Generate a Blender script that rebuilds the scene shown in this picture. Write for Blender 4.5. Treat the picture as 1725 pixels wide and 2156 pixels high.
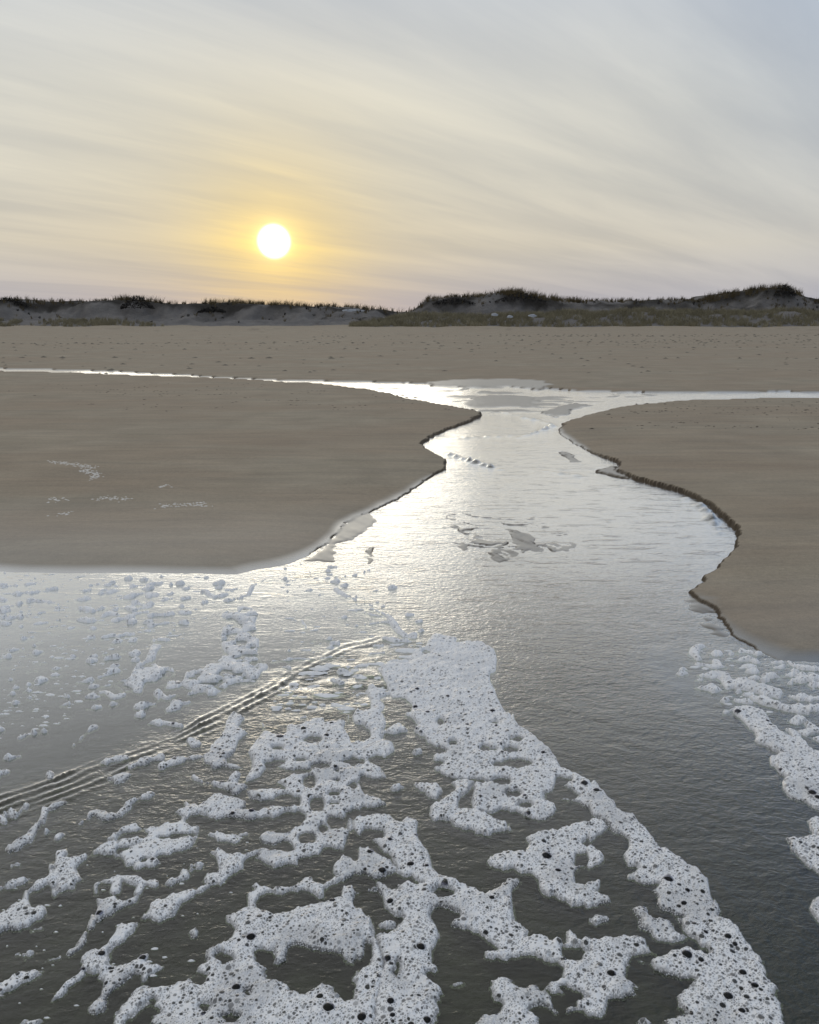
import bpy, math, random
import numpy as np
random.seed(7); rng = np.random.default_rng(7)
sc = bpy.context.scene
COL = sc.collection
for o in list(bpy.data.objects): bpy.data.objects.remove(o)

# ------------------------------------------------------------------ camera, sky, sun, exposure
EYE = 1.6
PITCH = math.radians(13.6)
FPX = 1728.0                      # focal length in units of a 1725 px wide picture
cam = bpy.data.cameras.new('camera'); camo = bpy.data.objects.new('camera', cam); COL.objects.link(camo)
cam.sensor_fit = 'HORIZONTAL'; cam.sensor_width = 36; cam.lens = 36*FPX/1725
cam.clip_start = .05; cam.clip_end = 20000
camo.location = (0, 0, EYE); camo.rotation_euler = (math.pi/2 - PITCH, 0, 0)
sc.camera = camo
sc.view_settings.view_transform = 'Standard'; sc.view_settings.look = 'None'
sc.view_settings.exposure = 0; sc.view_settings.gamma = 1; sc.view_settings.use_curve_mapping = False
CP, SP = math.cos(PITCH), math.sin(PITCH)
def pixdir(x, y):                 # direction through a point of the 1725 x 2156 picture
    u = (x-862.5)/FPX; v = (1078-y)/FPX
    d = np.array([u, CP+v*SP, -SP+v*CP]); return d/np.linalg.norm(d)
SUN = pixdir(577, 508)
SUN_EL = math.asin(SUN[2]); SUN_AZ = math.atan2(SUN[0], SUN[1])

world = bpy.data.worlds.new('World'); sc.world = world; world.use_nodes = True
nt = world.node_tree; nt.nodes.clear()
class NB:                         # small node builder
    def __init__(s, nt): s.nt = nt
    def n(s, typ, **kw):
        nd = s.nt.nodes.new(typ)
        ins = kw.pop('ins', {})
        for k, v in kw.items(): setattr(nd, k, v)
        for k, v in ins.items():
            sk = nd.inputs[k]
            if isinstance(v, bpy.types.NodeSocket): s.nt.links.new(v, sk)
            else: sk.default_value = v
        return nd
    def m(s, op, a, b=0.0, c=0.0, clamp=False):
        nd = s.nt.nodes.new('ShaderNodeMath'); nd.operation = op; nd.use_clamp = clamp
        for i, v in enumerate((a, b, c)):
            if isinstance(v, bpy.types.NodeSocket): s.nt.links.new(v, nd.inputs[i])
            else: nd.inputs[i].default_value = v
        return nd.outputs[0]
    def vm(s, op, a, b=None):
        nd = s.nt.nodes.new('ShaderNodeVectorMath'); nd.operation = op
        for i, v in enumerate((a, b)):
            if v is None: continue
            if isinstance(v, bpy.types.NodeSocket): s.nt.links.new(v, nd.inputs[i])
            else: nd.inputs[i].default_value = v
        return nd
    def mix(s, f, a, b, typ='MIX'):
        nd = s.nt.nodes.new('ShaderNodeMix'); nd.data_type = 'RGBA'; nd.blend_type = typ
        for sk, v in ((nd.inputs[0], f), (nd.inputs[6], a), (nd.inputs[7], b)):
            if isinstance(v, bpy.types.NodeSocket): s.nt.links.new(v, sk)
            else: sk.default_value = v if not isinstance(v, tuple) else (v+(1,) if len(v) == 3 else v)
        return nd.outputs[2]
    def ramp(s, f, stops, interp='LINEAR'):
        nd = s.nt.nodes.new('ShaderNodeValToRGB'); cr = nd.color_ramp; cr.interpolation = interp
        while len(cr.elements) < len(stops): cr.elements.new(.5)
        for e, (p, c) in zip(cr.elements, stops):
            e.position = p; e.color = (c+(1,)) if isinstance(c, tuple) else (c, c, c, 1)
        s.nt.links.new(f, nd.inputs[0]); return nd.outputs[0]
    def mr(s, v, a, b, c, d, smooth=False):
        nd = s.n('ShaderNodeMapRange', ins={0: v, 1: a, 2: b, 3: c, 4: d})
        if smooth: nd.interpolation_type = 'SMOOTHSTEP'
        return nd.outputs[0]
    def noise(s, vec, scale, detail=3, rough=.5, dist=0.0, dim='3D'):
        nd = s.n('ShaderNodeTexNoise', noise_dimensions=dim, ins={'Vector': vec, 'Scale': scale, 'Detail': detail, 'Roughness': rough, 'Distortion': dist})
        return nd.outputs['Fac']
b = NB(nt)
tc = b.n('ShaderNodeTexCoord').outputs['Generated']
dirn = b.vm('NORMALIZE', tc).outputs[0]
sep = b.n('ShaderNodeSeparateXYZ', ins={0: dirn})
dx, dy, dz = sep.outputs
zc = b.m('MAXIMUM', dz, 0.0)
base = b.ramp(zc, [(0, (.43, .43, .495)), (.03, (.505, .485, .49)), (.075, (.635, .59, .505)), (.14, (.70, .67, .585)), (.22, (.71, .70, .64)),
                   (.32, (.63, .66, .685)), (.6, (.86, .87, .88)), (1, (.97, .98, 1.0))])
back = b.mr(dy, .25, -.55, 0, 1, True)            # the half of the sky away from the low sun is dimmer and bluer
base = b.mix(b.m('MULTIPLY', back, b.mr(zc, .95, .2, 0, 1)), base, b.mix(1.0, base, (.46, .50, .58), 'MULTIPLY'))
# bluer clear air away from the sun, to the right
right = b.m('MULTIPLY', b.mr(dx, .15, .62, 0, 1, True), b.mr(dz, .02, .34, .12, 1.0))
base = b.mix(b.m('MULTIPLY', right, .95), base, (.33, .44, .61))
# thin high cloud veil in streaks
inv = b.m('DIVIDE', 1.0, b.m('ADD', zc, .10))
pl = b.n('ShaderNodeCombineXYZ', ins={0: b.m('MULTIPLY', dx, inv), 1: b.m('MULTIPLY', dy, inv), 2: 0.0}).outputs[0]
def streak(deg, loc, scl):
    r = b.n('ShaderNodeVectorRotate', rotation_type='Z_AXIS', ins={'Vector': pl, 'Angle': math.radians(-deg)}).outputs[0]
    return b.n('ShaderNodeMapping', ins={0: r, 1: loc, 3: scl}).outputs[0]
mp = streak(42, (0, 0, 0), (.22, 1.1, 1))
s1 = b.noise(mp, 1.1, 6, .5, .5)
mp2 = streak(50, (3, 1, 0), (.35, 2.0, 1))
s2 = b.noise(mp2, 1.5, 5, .6, .5)
veil = b.m('ADD', b.m('MULTIPLY', s1, .72), b.m('MULTIPLY', s2, .28))
vm_ = b.mr(veil, .34, .66, 0, 1, True)
amount = b.mr(dz, .0, .12, .45, 1.0)
dark = b.mix(amount, (1, 1, 1), (.80, .815, .85)); light = (1.05, 1.04, 1.02)
base = b.mix(1.0, base, b.mix(vm_, dark, light), 'MULTIPLY')
dot = b.m('MAXIMUM', b.vm('DOT_PRODUCT', dirn, tuple(SUN)).outputs['Value'], 0.0)
veilg = b.mr(vm_, 0, 1, .62, 1.15)
def glow(pw, col):
    f = b.m('MULTIPLY', b.m('POWER', dot, pw), veilg)
    return b.mix(1.0, (0, 0, 0), b.mix(f, (0, 0, 0), col), 'ADD')
sky = base
for pw, colr in ((38, (.06, .015, -.07)), (260, (.26, .115, -.13)), (2000, (.36, .24, .03)), (9000, (1.0, .8, .45))):
    f = b.m('MULTIPLY', b.m('POWER', dot, pw), veilg)
    sky = b.vm('ADD', sky, b.vm('MULTIPLY', b.n('ShaderNodeCombineXYZ', ins={0: f, 1: f, 2: f}).outputs[0], colr).outputs[0]).outputs[0]
disc = b.mr(dot, math.cos(math.radians(1.22)), math.cos(math.radians(.5)), 0, 1, True)
sky = b.vm('ADD', sky, b.vm('MULTIPLY', b.n('ShaderNodeCombineXYZ', ins={0: disc, 1: disc, 2: disc}).outputs[0], (2.6, 2.4, 2.2)).outputs[0]).outputs[0]
nish = b.n('ShaderNodeTexSky', sky_type='NISHITA', sun_disc=False, sun_elevation=SUN_EL, sun_rotation=SUN_AZ, air_density=1.0, dust_density=.6, ozone_density=1.0)
bg1 = b.n('ShaderNodeBackground', ins={'Color': nish.outputs[0], 'Strength': .0015})
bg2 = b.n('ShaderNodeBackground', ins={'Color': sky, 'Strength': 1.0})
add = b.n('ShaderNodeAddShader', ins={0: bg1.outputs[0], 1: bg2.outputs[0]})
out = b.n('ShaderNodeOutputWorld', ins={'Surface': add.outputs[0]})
sun = bpy.data.lights.new('sun', 'SUN'); suno = bpy.data.objects.new('sun', sun); COL.objects.link(suno)
sun.energy = .22; sun.angle = math.radians(26); sun.color = (1, .94, .82)
from mathutils import Vector
suno.rotation_euler = Vector((-SUN[0], -SUN[1], -SUN[2])).to_track_quat('-Z', 'Y').to_euler()
suno.location = (-5, 30, 12)

# ------------------------------------------------------------------ helpers
ZW = -0.043                        # level of the stream
def unproj(x, y, z=0.0):          # point of the 1725 x 2156 picture to the level z
    x = np.asarray(x, float); y = np.asarray(y, float)
    u = (x-862.5)/FPX; v = (1078-y)/FPX
    t = (EYE-z)/(SP-v*CP)
    return u*t, (CP+v*SP)*t
def row_y(ypix, z=0.0): return unproj(862.5, ypix, z)[1]
def hsh(ix, iy, k=0):
    h = (ix.astype(np.int64)*374761393 + iy.astype(np.int64)*668265263 + k*2147483647 + 12345) & 0xffffffff
    h = ((h ^ (h >> 13))*1274126177) & 0xffffffff
    h = ((h ^ (h >> 16))*2246822519) & 0xffffffff
    h = h ^ (h >> 15)
    return (h & 0xffffff).astype(np.float32)/np.float32(0xffffff)
def vnoise(x, y, k=0):
    ix = np.floor(x); iy = np.floor(y); fx = (x-ix).astype(np.float32); fy = (y-iy).astype(np.float32)
    fx = fx*fx*fx*(fx*(fx*6-15)+10); fy = fy*fy*fy*(fy*(fy*6-15)+10)
    a = hsh(ix, iy, k); b_ = hsh(ix+1, iy, k); c = hsh(ix, iy+1, k); d = hsh(ix+1, iy+1, k)
    return (a+(b_-a)*fx)*(1-fy) + (c+(d-c)*fx)*fy
def fbm(x, y, o=4, k=0, g=.5):
    s = 0; a = 1; t = 0
    for i in range(o):
        s = s + a*(vnoise(x, y, k+i*17)*2-1); t += a; a *= g
        x, y = x*1.62+y*1.2+3.1, y*1.62-x*1.2+7.7
    return s/t
def sstep(a, b_, x):
    t = np.clip((x-a)/(b_-a), 0, 1); return t*t*(3-2*t)
def seg_dist(px, py, P, closed=True, want=None):
    """distance to a polyline; want = values per vertex, interpolated at the nearest point"""
    n = len(P); m = n if closed else n-1
    best = np.full(px.shape, 1e9, np.float32); val = np.zeros(px.shape, np.float32) if want is not None else None
    for i in range(m):
        ax, ay = P[i]; bx, by = P[(i+1) % n]
        ex, ey = bx-ax, by-ay; L = ex*ex+ey*ey+1e-12
        t = np.clip(((px-ax)*ex+(py-ay)*ey)/L, 0, 1)
        d = (px-ax-t*ex)**2+(py-ay-t*ey)**2
        k = d < best
        best = np.where(k, d, best)
        if want is not None: val = np.where(k, want[i]+(want[(i+1) % n]-want[i])*t, val)
    return np.sqrt(best), val
def inside(px, py, P):
    r = np.zeros(px.shape, bool); n = len(P)
    for i in range(n):
        ax, ay = P[i]; bx, by = P[(i+1) % n]
        if ay == by: continue
        c = ((ay > py) != (by > py)) & (px < (bx-ax)*(py-ay)/(by-ay)+ax)
        r ^= c
    return r
def sdist(px, py, P, want=None):
    d, v = seg_dist(px, py, P, True, want)
    s = np.where(inside(px, py, P), d, -d)
    return (s, v) if want is not None else s
def tag(o, label=None, cat=None, group=None, kind=None):
    for k, v in (('label', label), ('category', cat), ('group', group), ('kind', kind)):
        if v: o[k] = v
    return o
def link(name, me, parent=None):
    o = bpy.data.objects.new(name, me); COL.objects.link(o)
    if parent: o.parent = parent
    return o
def mesh_quads(name, V, Q, mat, attrs={}, smooth=True):
    me = bpy.data.meshes.new(name)
    me.vertices.add(len(V)); me.vertices.foreach_set('co', V.astype(np.float32).ravel())
    k = Q.shape[1]
    me.loops.add(Q.size); me.loops.foreach_set('vertex_index', Q.astype(np.int32).ravel())
    me.polygons.add(len(Q)); me.polygons.foreach_set('loop_start', np.arange(0, Q.size, k, dtype=np.int32))
    me.polygons.foreach_set('use_smooth', np.full(len(Q), smooth))
    for nme, arr in attrs.items():
        at = me.attributes.new(nme, 'FLOAT', 'POINT'); at.data.foreach_set('value', arr.astype(np.float32).ravel())
    me.update(calc_edges=True); me.materials.append(mat)
    return me
def grid_mesh(name, X, Y, Z, mat, keep=None, attrs={}, smooth=True):
    R, C = X.shape
    idx = np.arange(R*C).reshape(R, C)
    q = np.stack([idx[:-1, :-1], idx[:-1, 1:], idx[1:, 1:], idx[1:, :-1]], -1).reshape(-1, 4)
    if keep is not None: q = q[keep.ravel()]
    if X[0, 1] > X[0, 0] and Y[1, 0] < Y[0, 0]: q = q[:, ::-1]
    used = np.unique(q); remap = np.zeros(R*C, np.int64); remap[used] = np.arange(len(used))
    V = np.stack([X.ravel()[used], Y.ravel()[used], Z.ravel()[used]], -1)
    return mesh_quads(name, V, remap[q], mat, {k: v.ravel()[used] for k, v in attrs.items()}, smooth)
def new_mat(name):
    m = bpy.data.materials.new(name); m.use_nodes = True; m.node_tree.nodes.clear(); return m, NB(m.node_tree)
def out_mat(b, sh): b.n('ShaderNodeOutputMaterial', ins={'Surface': sh})

# ------------------------------------------------------------------ materials
def fres(b, gain, normal=None, ior=1.33):
    ins = {'IOR': ior}
    if normal is not None: ins['Normal'] = normal
    e_ = b.m('MULTIPLY', b.m('POWER', b.n('ShaderNodeFresnel', ins=ins).outputs[0], 1.9), -gain)
    return b.m('SUBTRACT', 1.0, b.m('EXPONENT', e_), clamp=True)

m_sand, b = new_mat('beach_sand')
geo = b.n('ShaderNodeNewGeometry').outputs['Position']
wet = b.n('ShaderNodeAttribute', attribute_name='wet').outputs['Fac']
damp = b.n('ShaderNodeAttribute', attribute_name='damp').outputs['Fac']
grain = b.m('ADD', b.m('MULTIPLY', b.noise(geo, 300, 2, .7), .5), b.m('ADD', b.m('MULTIPLY', b.noise(geo, 90, 2, .7), .3), b.m('MULTIPLY', b.noise(geo, 22, 3, .65), .2)))
mid = b.noise(geo, 1.3, 5, .55, .3)
big = b.noise(b.n('ShaderNodeMapping', ins={0: geo, 3: (.5, 1.3, 1)}).outputs[0], .5, 5, .6, .4)
col = b.mix(b.mr(mid, .3, .7, 0, 1), (.228, .196, .145), (.298, .257, .193))
col = b.mix(b.mr(big, .36, .64, 0, .8), col, (.25, .198, .142))
stk = b.noise(b.n('ShaderNodeMapping', ins={0: geo, 2: (0, 0, .12), 3: (.35, 2.4, 1)}).outputs[0], 2.2, 5, .65, .5)
col = b.mix(b.mr(stk, .34, .66, 0, 1), b.mix(1.0, col, (.90, .90, .91), 'MULTIPLY'), b.mix(1.0, col, (1.10, 1.09, 1.07), 'MULTIPLY'))
col = b.mix(b.mr(grain, .36, .64, 0, 1), b.mix(1.0, col, (.72, .72, .72), 'MULTIPLY'), b.mix(1.0, col, (1.26, 1.26, 1.26), 'MULTIPLY'))
col = b.mix(damp, col, b.mix(1.0, col, (.24, .22, .20), 'MULTIPLY'))
col = b.mix(b.m('MULTIPLY', wet, .8), col, (.026, .028, .019))
strch = b.n('ShaderNodeMapping', ins={0: geo, 3: (1, 2.2, 1)}).outputs[0]
hgt = b.m('ADD', b.m('MULTIPLY', b.noise(strch, 9, 4, .6), .010), b.m('MULTIPLY', grain, b.m('MULTIPLY', b.m('SUBTRACT', 1.0, wet), .0011)))
hgt = b.m('MULTIPLY', hgt, b.mr(wet, 0, 1, 1, .35))
bump = b.n('ShaderNodeBump', ins={'Height': hgt, 'Strength': .8, 'Distance': 1.0}).outputs[0]
dif = b.n('ShaderNodeBsdfPrincipled', ins={'Base Color': col, 'Roughness': .9, 'Specular IOR Level': .25, 'Normal': bump})
bump2 = b.n('ShaderNodeBump', ins={'Height': b.m('MULTIPLY', b.noise(strch, 14, 3, .5), .0016), 'Strength': .2, 'Distance': 1.0}).outputs[0]
gl = b.n('ShaderNodeBsdfAnisotropic', ins={'Color': (.97, .97, .97, 1), 'Roughness': b.mr(wet, .2, 1, .45, .14), 'Normal': bump2})
f = b.m('MULTIPLY', fres(b, 40.0), b.m('POWER', wet, 1.3))
out_mat(b, b.n('ShaderNodeMixShader', ins={0: f, 1: dif.outputs[0], 2: gl.outputs[0]}).outputs[0])

m_water, b = new_mat('stream_water')
geo = b.n('ShaderNodeNewGeometry').outputs['Position']
rip = b.n('ShaderNodeAttribute', attribute_name='ripple').outputs['Fac']
st = b.n('ShaderNodeMapping', ins={0: geo, 2: (0, 0, math.radians(-8)), 3: (1, 1.5, 1)}).outputs[0]
w1 = b.noise(st, 24, 3, .55, .4)
w2 = b.noise(st, 55, 2, .5, .3)
st2 = b.n('ShaderNodeMapping', ins={0: geo, 2: (0, 0, math.radians(24)), 3: (.5, 1.6, 1)}).outputs[0]
w3 = b.noise(st2, 6, 4, .6, .9)
h = b.m('ADD', b.m('ADD', b.m('MULTIPLY', w1, .0075), b.m('MULTIPLY', w2, .0030)), b.m('MULTIPLY', w3, .0048))
st3 = b.n('ShaderNodeMapping', ins={0: geo, 2: (0, 0, math.radians(-6)), 3: (.32, 1.25, 1)}).outputs[0]
w4 = b.mr(b.noise(st3, 13, 3, .6, .6), .56, .72, 0, 1, True)
dash = b.n('ShaderNodeAttribute', attribute_name='dash').outputs['Fac']
h = b.m('ADD', b.m('MULTIPLY', h, rip), b.m('MULTIPLY', w4, b.m('MULTIPLY', dash, .0036)))
bump = b.n('ShaderNodeBump', ins={'Height': h, 'Strength': 1.0, 'Distance': 1.0}).outputs[0]
bump_f = b.n('ShaderNodeBump', ins={'Height': h, 'Strength': .55, 'Distance': 1.0}).outputs[0]
gl = b.n('ShaderNodeBsdfAnisotropic', ins={'Color': (1, 1, 1, 1), 'Roughness': .15, 'Normal': bump})
tr = b.n('ShaderNodeBsdfTransparent', ins={'Color': (.54, .60, .46, 1)})
out_mat(b, b.n('ShaderNodeMixShader', ins={0: fres(b, 42.0, bump_f), 1: tr.outputs[0], 2: gl.outputs[0]}).outputs[0])

def foam_material(name, tint):
    m, b = new_mat(name)
    geo = b.n('ShaderNodeNewGeometry').outputs['Position']
    film = b.n('ShaderNodeAttribute', attribute_name='film').outputs['Fac']
    thin = b.n('ShaderNodeAttribute', attribute_name='thin').outputs['Fac']
    v = b.n('ShaderNodeTexVoronoi', ins={'Vector': geo, 'Scale': 190.0}).outputs['Distance']
    v2 = b.n('ShaderNodeTexVoronoi', ins={'Vector': geo, 'Scale': 95.0}).outputs['Distance']
    n = b.noise(geo, 60, 3, .6)
    h = b.m('ADD', b.m('ADD', b.m('MULTIPLY', v, .0026), b.m('MULTIPLY', v2, .0034)), b.m('MULTIPLY', n, .003))
    bump = b.n('ShaderNodeBump', ins={'Height': h, 'Strength': .9, 'Distance': 1.0}).outputs[0]
    col = b.mix(b.mr(n, .3, .7, 0, 1), (tint[0]*.92, tint[1]*.93, tint[2]*.94), tint)
    fo = b.n('ShaderNodeBsdfPrincipled', ins={'Base Color': col, 'Roughness': .45, 'Specular IOR Level': .5, 'Normal': bump})
    tl = b.n('ShaderNodeBsdfTranslucent', ins={'Color': (.8, .8, .78, 1)})
    fo2 = b.n('ShaderNodeMixShader', ins={0: .16, 1: fo.outputs[0], 2: tl.outputs[0]}).outputs[0]
    tr = b.n('ShaderNodeBsdfTransparent', ins={'Color': (.62, .62, .66, 1)})
    g2 = b.n('ShaderNodeBsdfAnisotropic', ins={'Color': (.95, .95, 1, 1), 'Roughness': .08})
    fi = b.n('ShaderNodeMixShader', ins={0: fres(b, 14.0), 1: tr.outputs[0], 2: g2.outputs[0]}).outputs[0]
    fac = b.m('MAXIMUM', film, b.m('MULTIPLY', thin, b.mr(v, .1, .55, .2, 1.0)), clamp=True)
    out_mat(b, b.n('ShaderNodeMixShader', ins={0: fac, 1: fo2, 2: fi}).outputs[0])
    return m
m_foam = foam_material('sea_foam', (.95, .95, .95))
m_film, b = new_mat('bubble_film')
tr = b.n('ShaderNodeBsdfTransparent', ins={'Color': (.55, .55, .62, 1)})
g2 = b.n('ShaderNodeBsdfAnisotropic', ins={'Color': (.95, .95, 1, 1), 'Roughness': .06})
out_mat(b, b.n('ShaderNodeMixShader', ins={0: fres(b, 14.0), 1: tr.outputs[0], 2: g2.outputs[0]}).outputs[0])

def plain(name, c1, c2, scale=3.0, rough=.9, bumpd=0.0):
    m, b = new_mat(name)
    geo = b.n('ShaderNodeNewGeometry').outputs['Position']
    n = b.noise(geo, scale, 4, .6)
    col = b.mix(b.mr(n, .3, .7, 0, 1), c1, c2)
    ins = {'Base Color': col, 'Roughness': rough, 'Specular IOR Level': .2}
    if bumpd: ins['Normal'] = b.n('ShaderNodeBump', ins={'Height': b.m('MULTIPLY', n, bumpd), 'Strength': 1.0, 'Distance': 1.0}).outputs[0]
    out_mat(b, b.n('ShaderNodeBsdfPrincipled', ins=ins).outputs[0]); return m
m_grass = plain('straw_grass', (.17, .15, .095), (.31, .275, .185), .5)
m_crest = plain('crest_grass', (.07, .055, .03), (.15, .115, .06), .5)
m_shrub = plain('dark_brush', (.016, .016, .016), (.035, .03, .024), 2)
m_snow = plain('old_snow', (.17, .185, .21), (.25, .265, .29), 2, .6)
m_print = plain('shaded_trodden_sand', (.13, .115, .09), (.18, .16, .125), 4, .95)  # darker than the beach sand: the footprints' shadow is put into the colour
m_wrack = plain('dark_wrack', (.05, .042, .034), (.10, .085, .066), 6)
m_salt = plain('dried_foam', (.55, .52, .47), (.68, .65, .6), 9, .8)
m_dune, b = new_mat('dune_sand')
geo = b.n('ShaderNodeNewGeometry').outputs['Position']
veg = b.n('ShaderNodeAttribute', attribute_name='veg').outputs['Fac']
n = b.noise(geo, .5, 5, .6)
col = b.mix(b.mr(n, .3, .7, 0, 1), (.125, .118, .115), (.175, .165, .155))
col = b.mix(veg, col, (.035, .032, .028))
bump = b.n('ShaderNodeBump', ins={'Height': b.m('MULTIPLY', b.noise(geo, 1.6, 5, .65), .25), 'Strength': .8, 'Distance': 1.0}).outputs[0]
out_mat(b, b.n('ShaderNodeBsdfPrincipled', ins={'Base Color': col, 'Roughness': .95, 'Specular IOR Level': .1, 'Normal': bump}).outputs[0])

# ------------------------------------------------------------------ the beach: one sheet with the stream bed cut into it
def D(pts, z=0.0):
    a = np.array(pts, float); X, Y = unproj(a[:, 0], a[:, 1], z); return list(zip(X, Y))
def parse(s): return [tuple(float(q) for q in t.split(',')) for t in s.split()]
def TT(x0, y0, s, pts): return [((x0+p[0]*s)/1.44928, (y0+p[1]*s)/1.44928)+tuple(p[2:]) for p in pts]
# sand masses: x, y, width of the edge slope in metres
LEFT = parse('''-500,770,.1 0,780,.1 200,784,.1 400,792,.12 600,802,.15 740,812,.15 800,822,.15 860,838,.12 940,852,.08 985,860,.05 1015,867,.04 1010,873,.03 985,885,.03 950,897,.03
 915,912,.03 895,925,.03 890,932,.03 900,942,.03 925,955,.03 943,965,.03 940,980,.03 915,995,.03 880,1018,.03 840,1043,.03 800,1062,.03 760,1078,.03 735,1090,.03 715,1112,.03 690,1135,.03
 660,1155,.03 620,1178,.03 580,1193,.06 545,1207,.15 500,1214,.55 400,1214,.95 250,1214,1.1 100,1210,1.2 0,1206,1.2 -500,1190,1.2''')
RIGHT = parse('''2300,826,.1 1725,835,.1 1600,836,.1 1450,840,.1 1340,850,.1 1280,858,.12 1230,872,.12 1190,884,.08 1180,893,.05 1172,905,.03 1190,918,.03 1230,940,.03 1262,955,.03 1297,965,.03 1302,975,.03
 1296,985,.03 1340,1003,.03 1400,1018,.03 1450,1035,.03 1490,1055,.03 1530,1085,.03 1548,1105,.03 1552,1122,.03 1545,1145,.03 1520,1175,.03 1490,1200,.03 1460,1228,.03 1455,1240,.03 1480,1255,.03
 1510,1275,.03 1525,1300,.04 1550,1325,.04 1580,1350,.05 1605,1372,.12 1640,1386,.4 1725,1392,.5 2300,1400,.5''')
FAR = parse('''-900,757,.08 -300,765,.08 0,773,.06 250,780,.05 440,790,.05 560,797,.2 750,801,.3 850,804,.2 950,807,.08 1040,808,.08 1100,810,.2 1200,820,.2 1350,822,.1 1725,822,.2 2600,824,.2
 2600,664,.2 -900,664,.2''')
T5 = (1200, 1130, .4058); T4 = (900, 1450, .48348); TB = (834, 1700, .48348); TC = (1666, 1700, .48348)
BARS = [  # low wet bars in the stream: outline, height above the water, edge slope
 (TT(*T5, parse('595,225 640,200 720,190 860,188 1000,193 1090,208 1085,240 960,262 840,272 720,258')), .018, .25),
 (TT(*T5, parse('250,97 500,78 900,74 1150,92 1185,118 1120,150 1060,158 1000,138 850,126 600,130 300,122')), .03, .2),
 (TT(*T5, parse('620,150 760,155 900,160 1000,172 900,182 740,180 640,172')), .012, .2),
 (TT(*T5, parse('1118,320 1200,290 1330,250 1490,262 1450,276 1350,300 1310,332 1220,357')), .014, .15),
 (TT(*T5, parse('1225,612 1300,608 1390,660 1418,706 1340,690 1280,650')), .006, .08),
 (TT(*T5, parse('1525,768 1600,738 1665,715 1700,770 1790,820 1720,812 1600,785')), .02, .10),
 (TT(*T4, parse('1330,338 1420,345 1530,395 1558,472 1500,470 1440,490 1360,420')), .0034, .09),
 (TT(*T4, parse('1215,490 1290,450 1380,480 1440,512 1330,560 1290,572 1240,550')), .0034, .09),
 (TT(*T4, parse('1030,430 1060,412 1110,465 1075,497 1040,482')), .002, .101),
 (TT(*T4, parse('435,480 500,448 508,562 450,577 433,520')), .003, .05),
 (TT(*T4, parse('335,270 500,203 525,292 480,350 380,402 270,432 265,553 10,548 190,450 240,368')), .003, .101),
 (TT(*TC, parse('905,190 1050,300 1130,400 1200,460 1290,560 1200,580 1100,560 950,470 880,370')), .005, .25),
 (TT(*TC, parse('730,570 800,590 900,640 960,760 1050,900 900,850 800,780 720,700')), -.003, .3),
]
TS = np.linspace(-.72, .72, 760)
ypx = np.concatenate([np.linspace(664.5, 690, 26), np.linspace(692, 770, 40), np.linspace(772, 1420, 330), np.linspace(1426, 2330, 100)])
rows = row_y(ypx); rows = np.concatenate([[9000, 3000, 1200, 700], rows])
GX = rows[:, None]*TS[None, :]; GY = np.repeat(rows[:, None], len(TS), 1)
far_x = np.where(GY > 60, 1+(GY-60)/400, 1.0); GX = GX*np.minimum(far_x, 3)
SOFT = [([p[:2] for p in LEFT[32:]], 1.0, [p[:2] for p in LEFT[20:31]], .55), ([p[:2] for p in RIGHT[-3:]], .6, [p[:2] for p in RIGHT[26:33]], .35)]
assert SOFT[0][0][0][0] == 545 and SOFT[1][0][0][0] == 1640, SOFT
CUT = [np.interp(range(len(LEFT)), [0, 10, 13, 15, 18, 19, 21, 26, 31, 40], [0, 0, .2, .1, .1, .3, .62, .66, .75, .6]),
       np.interp(range(len(RIGHT)), [0, 7, 9, 11, 12, 13, 15, 19, 22, 25, 26, 28, 31, 40], [0, .3, .7, .65, .4, .1, .15, .05, .1, .3, .4, .45, .55, .55])]
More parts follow.
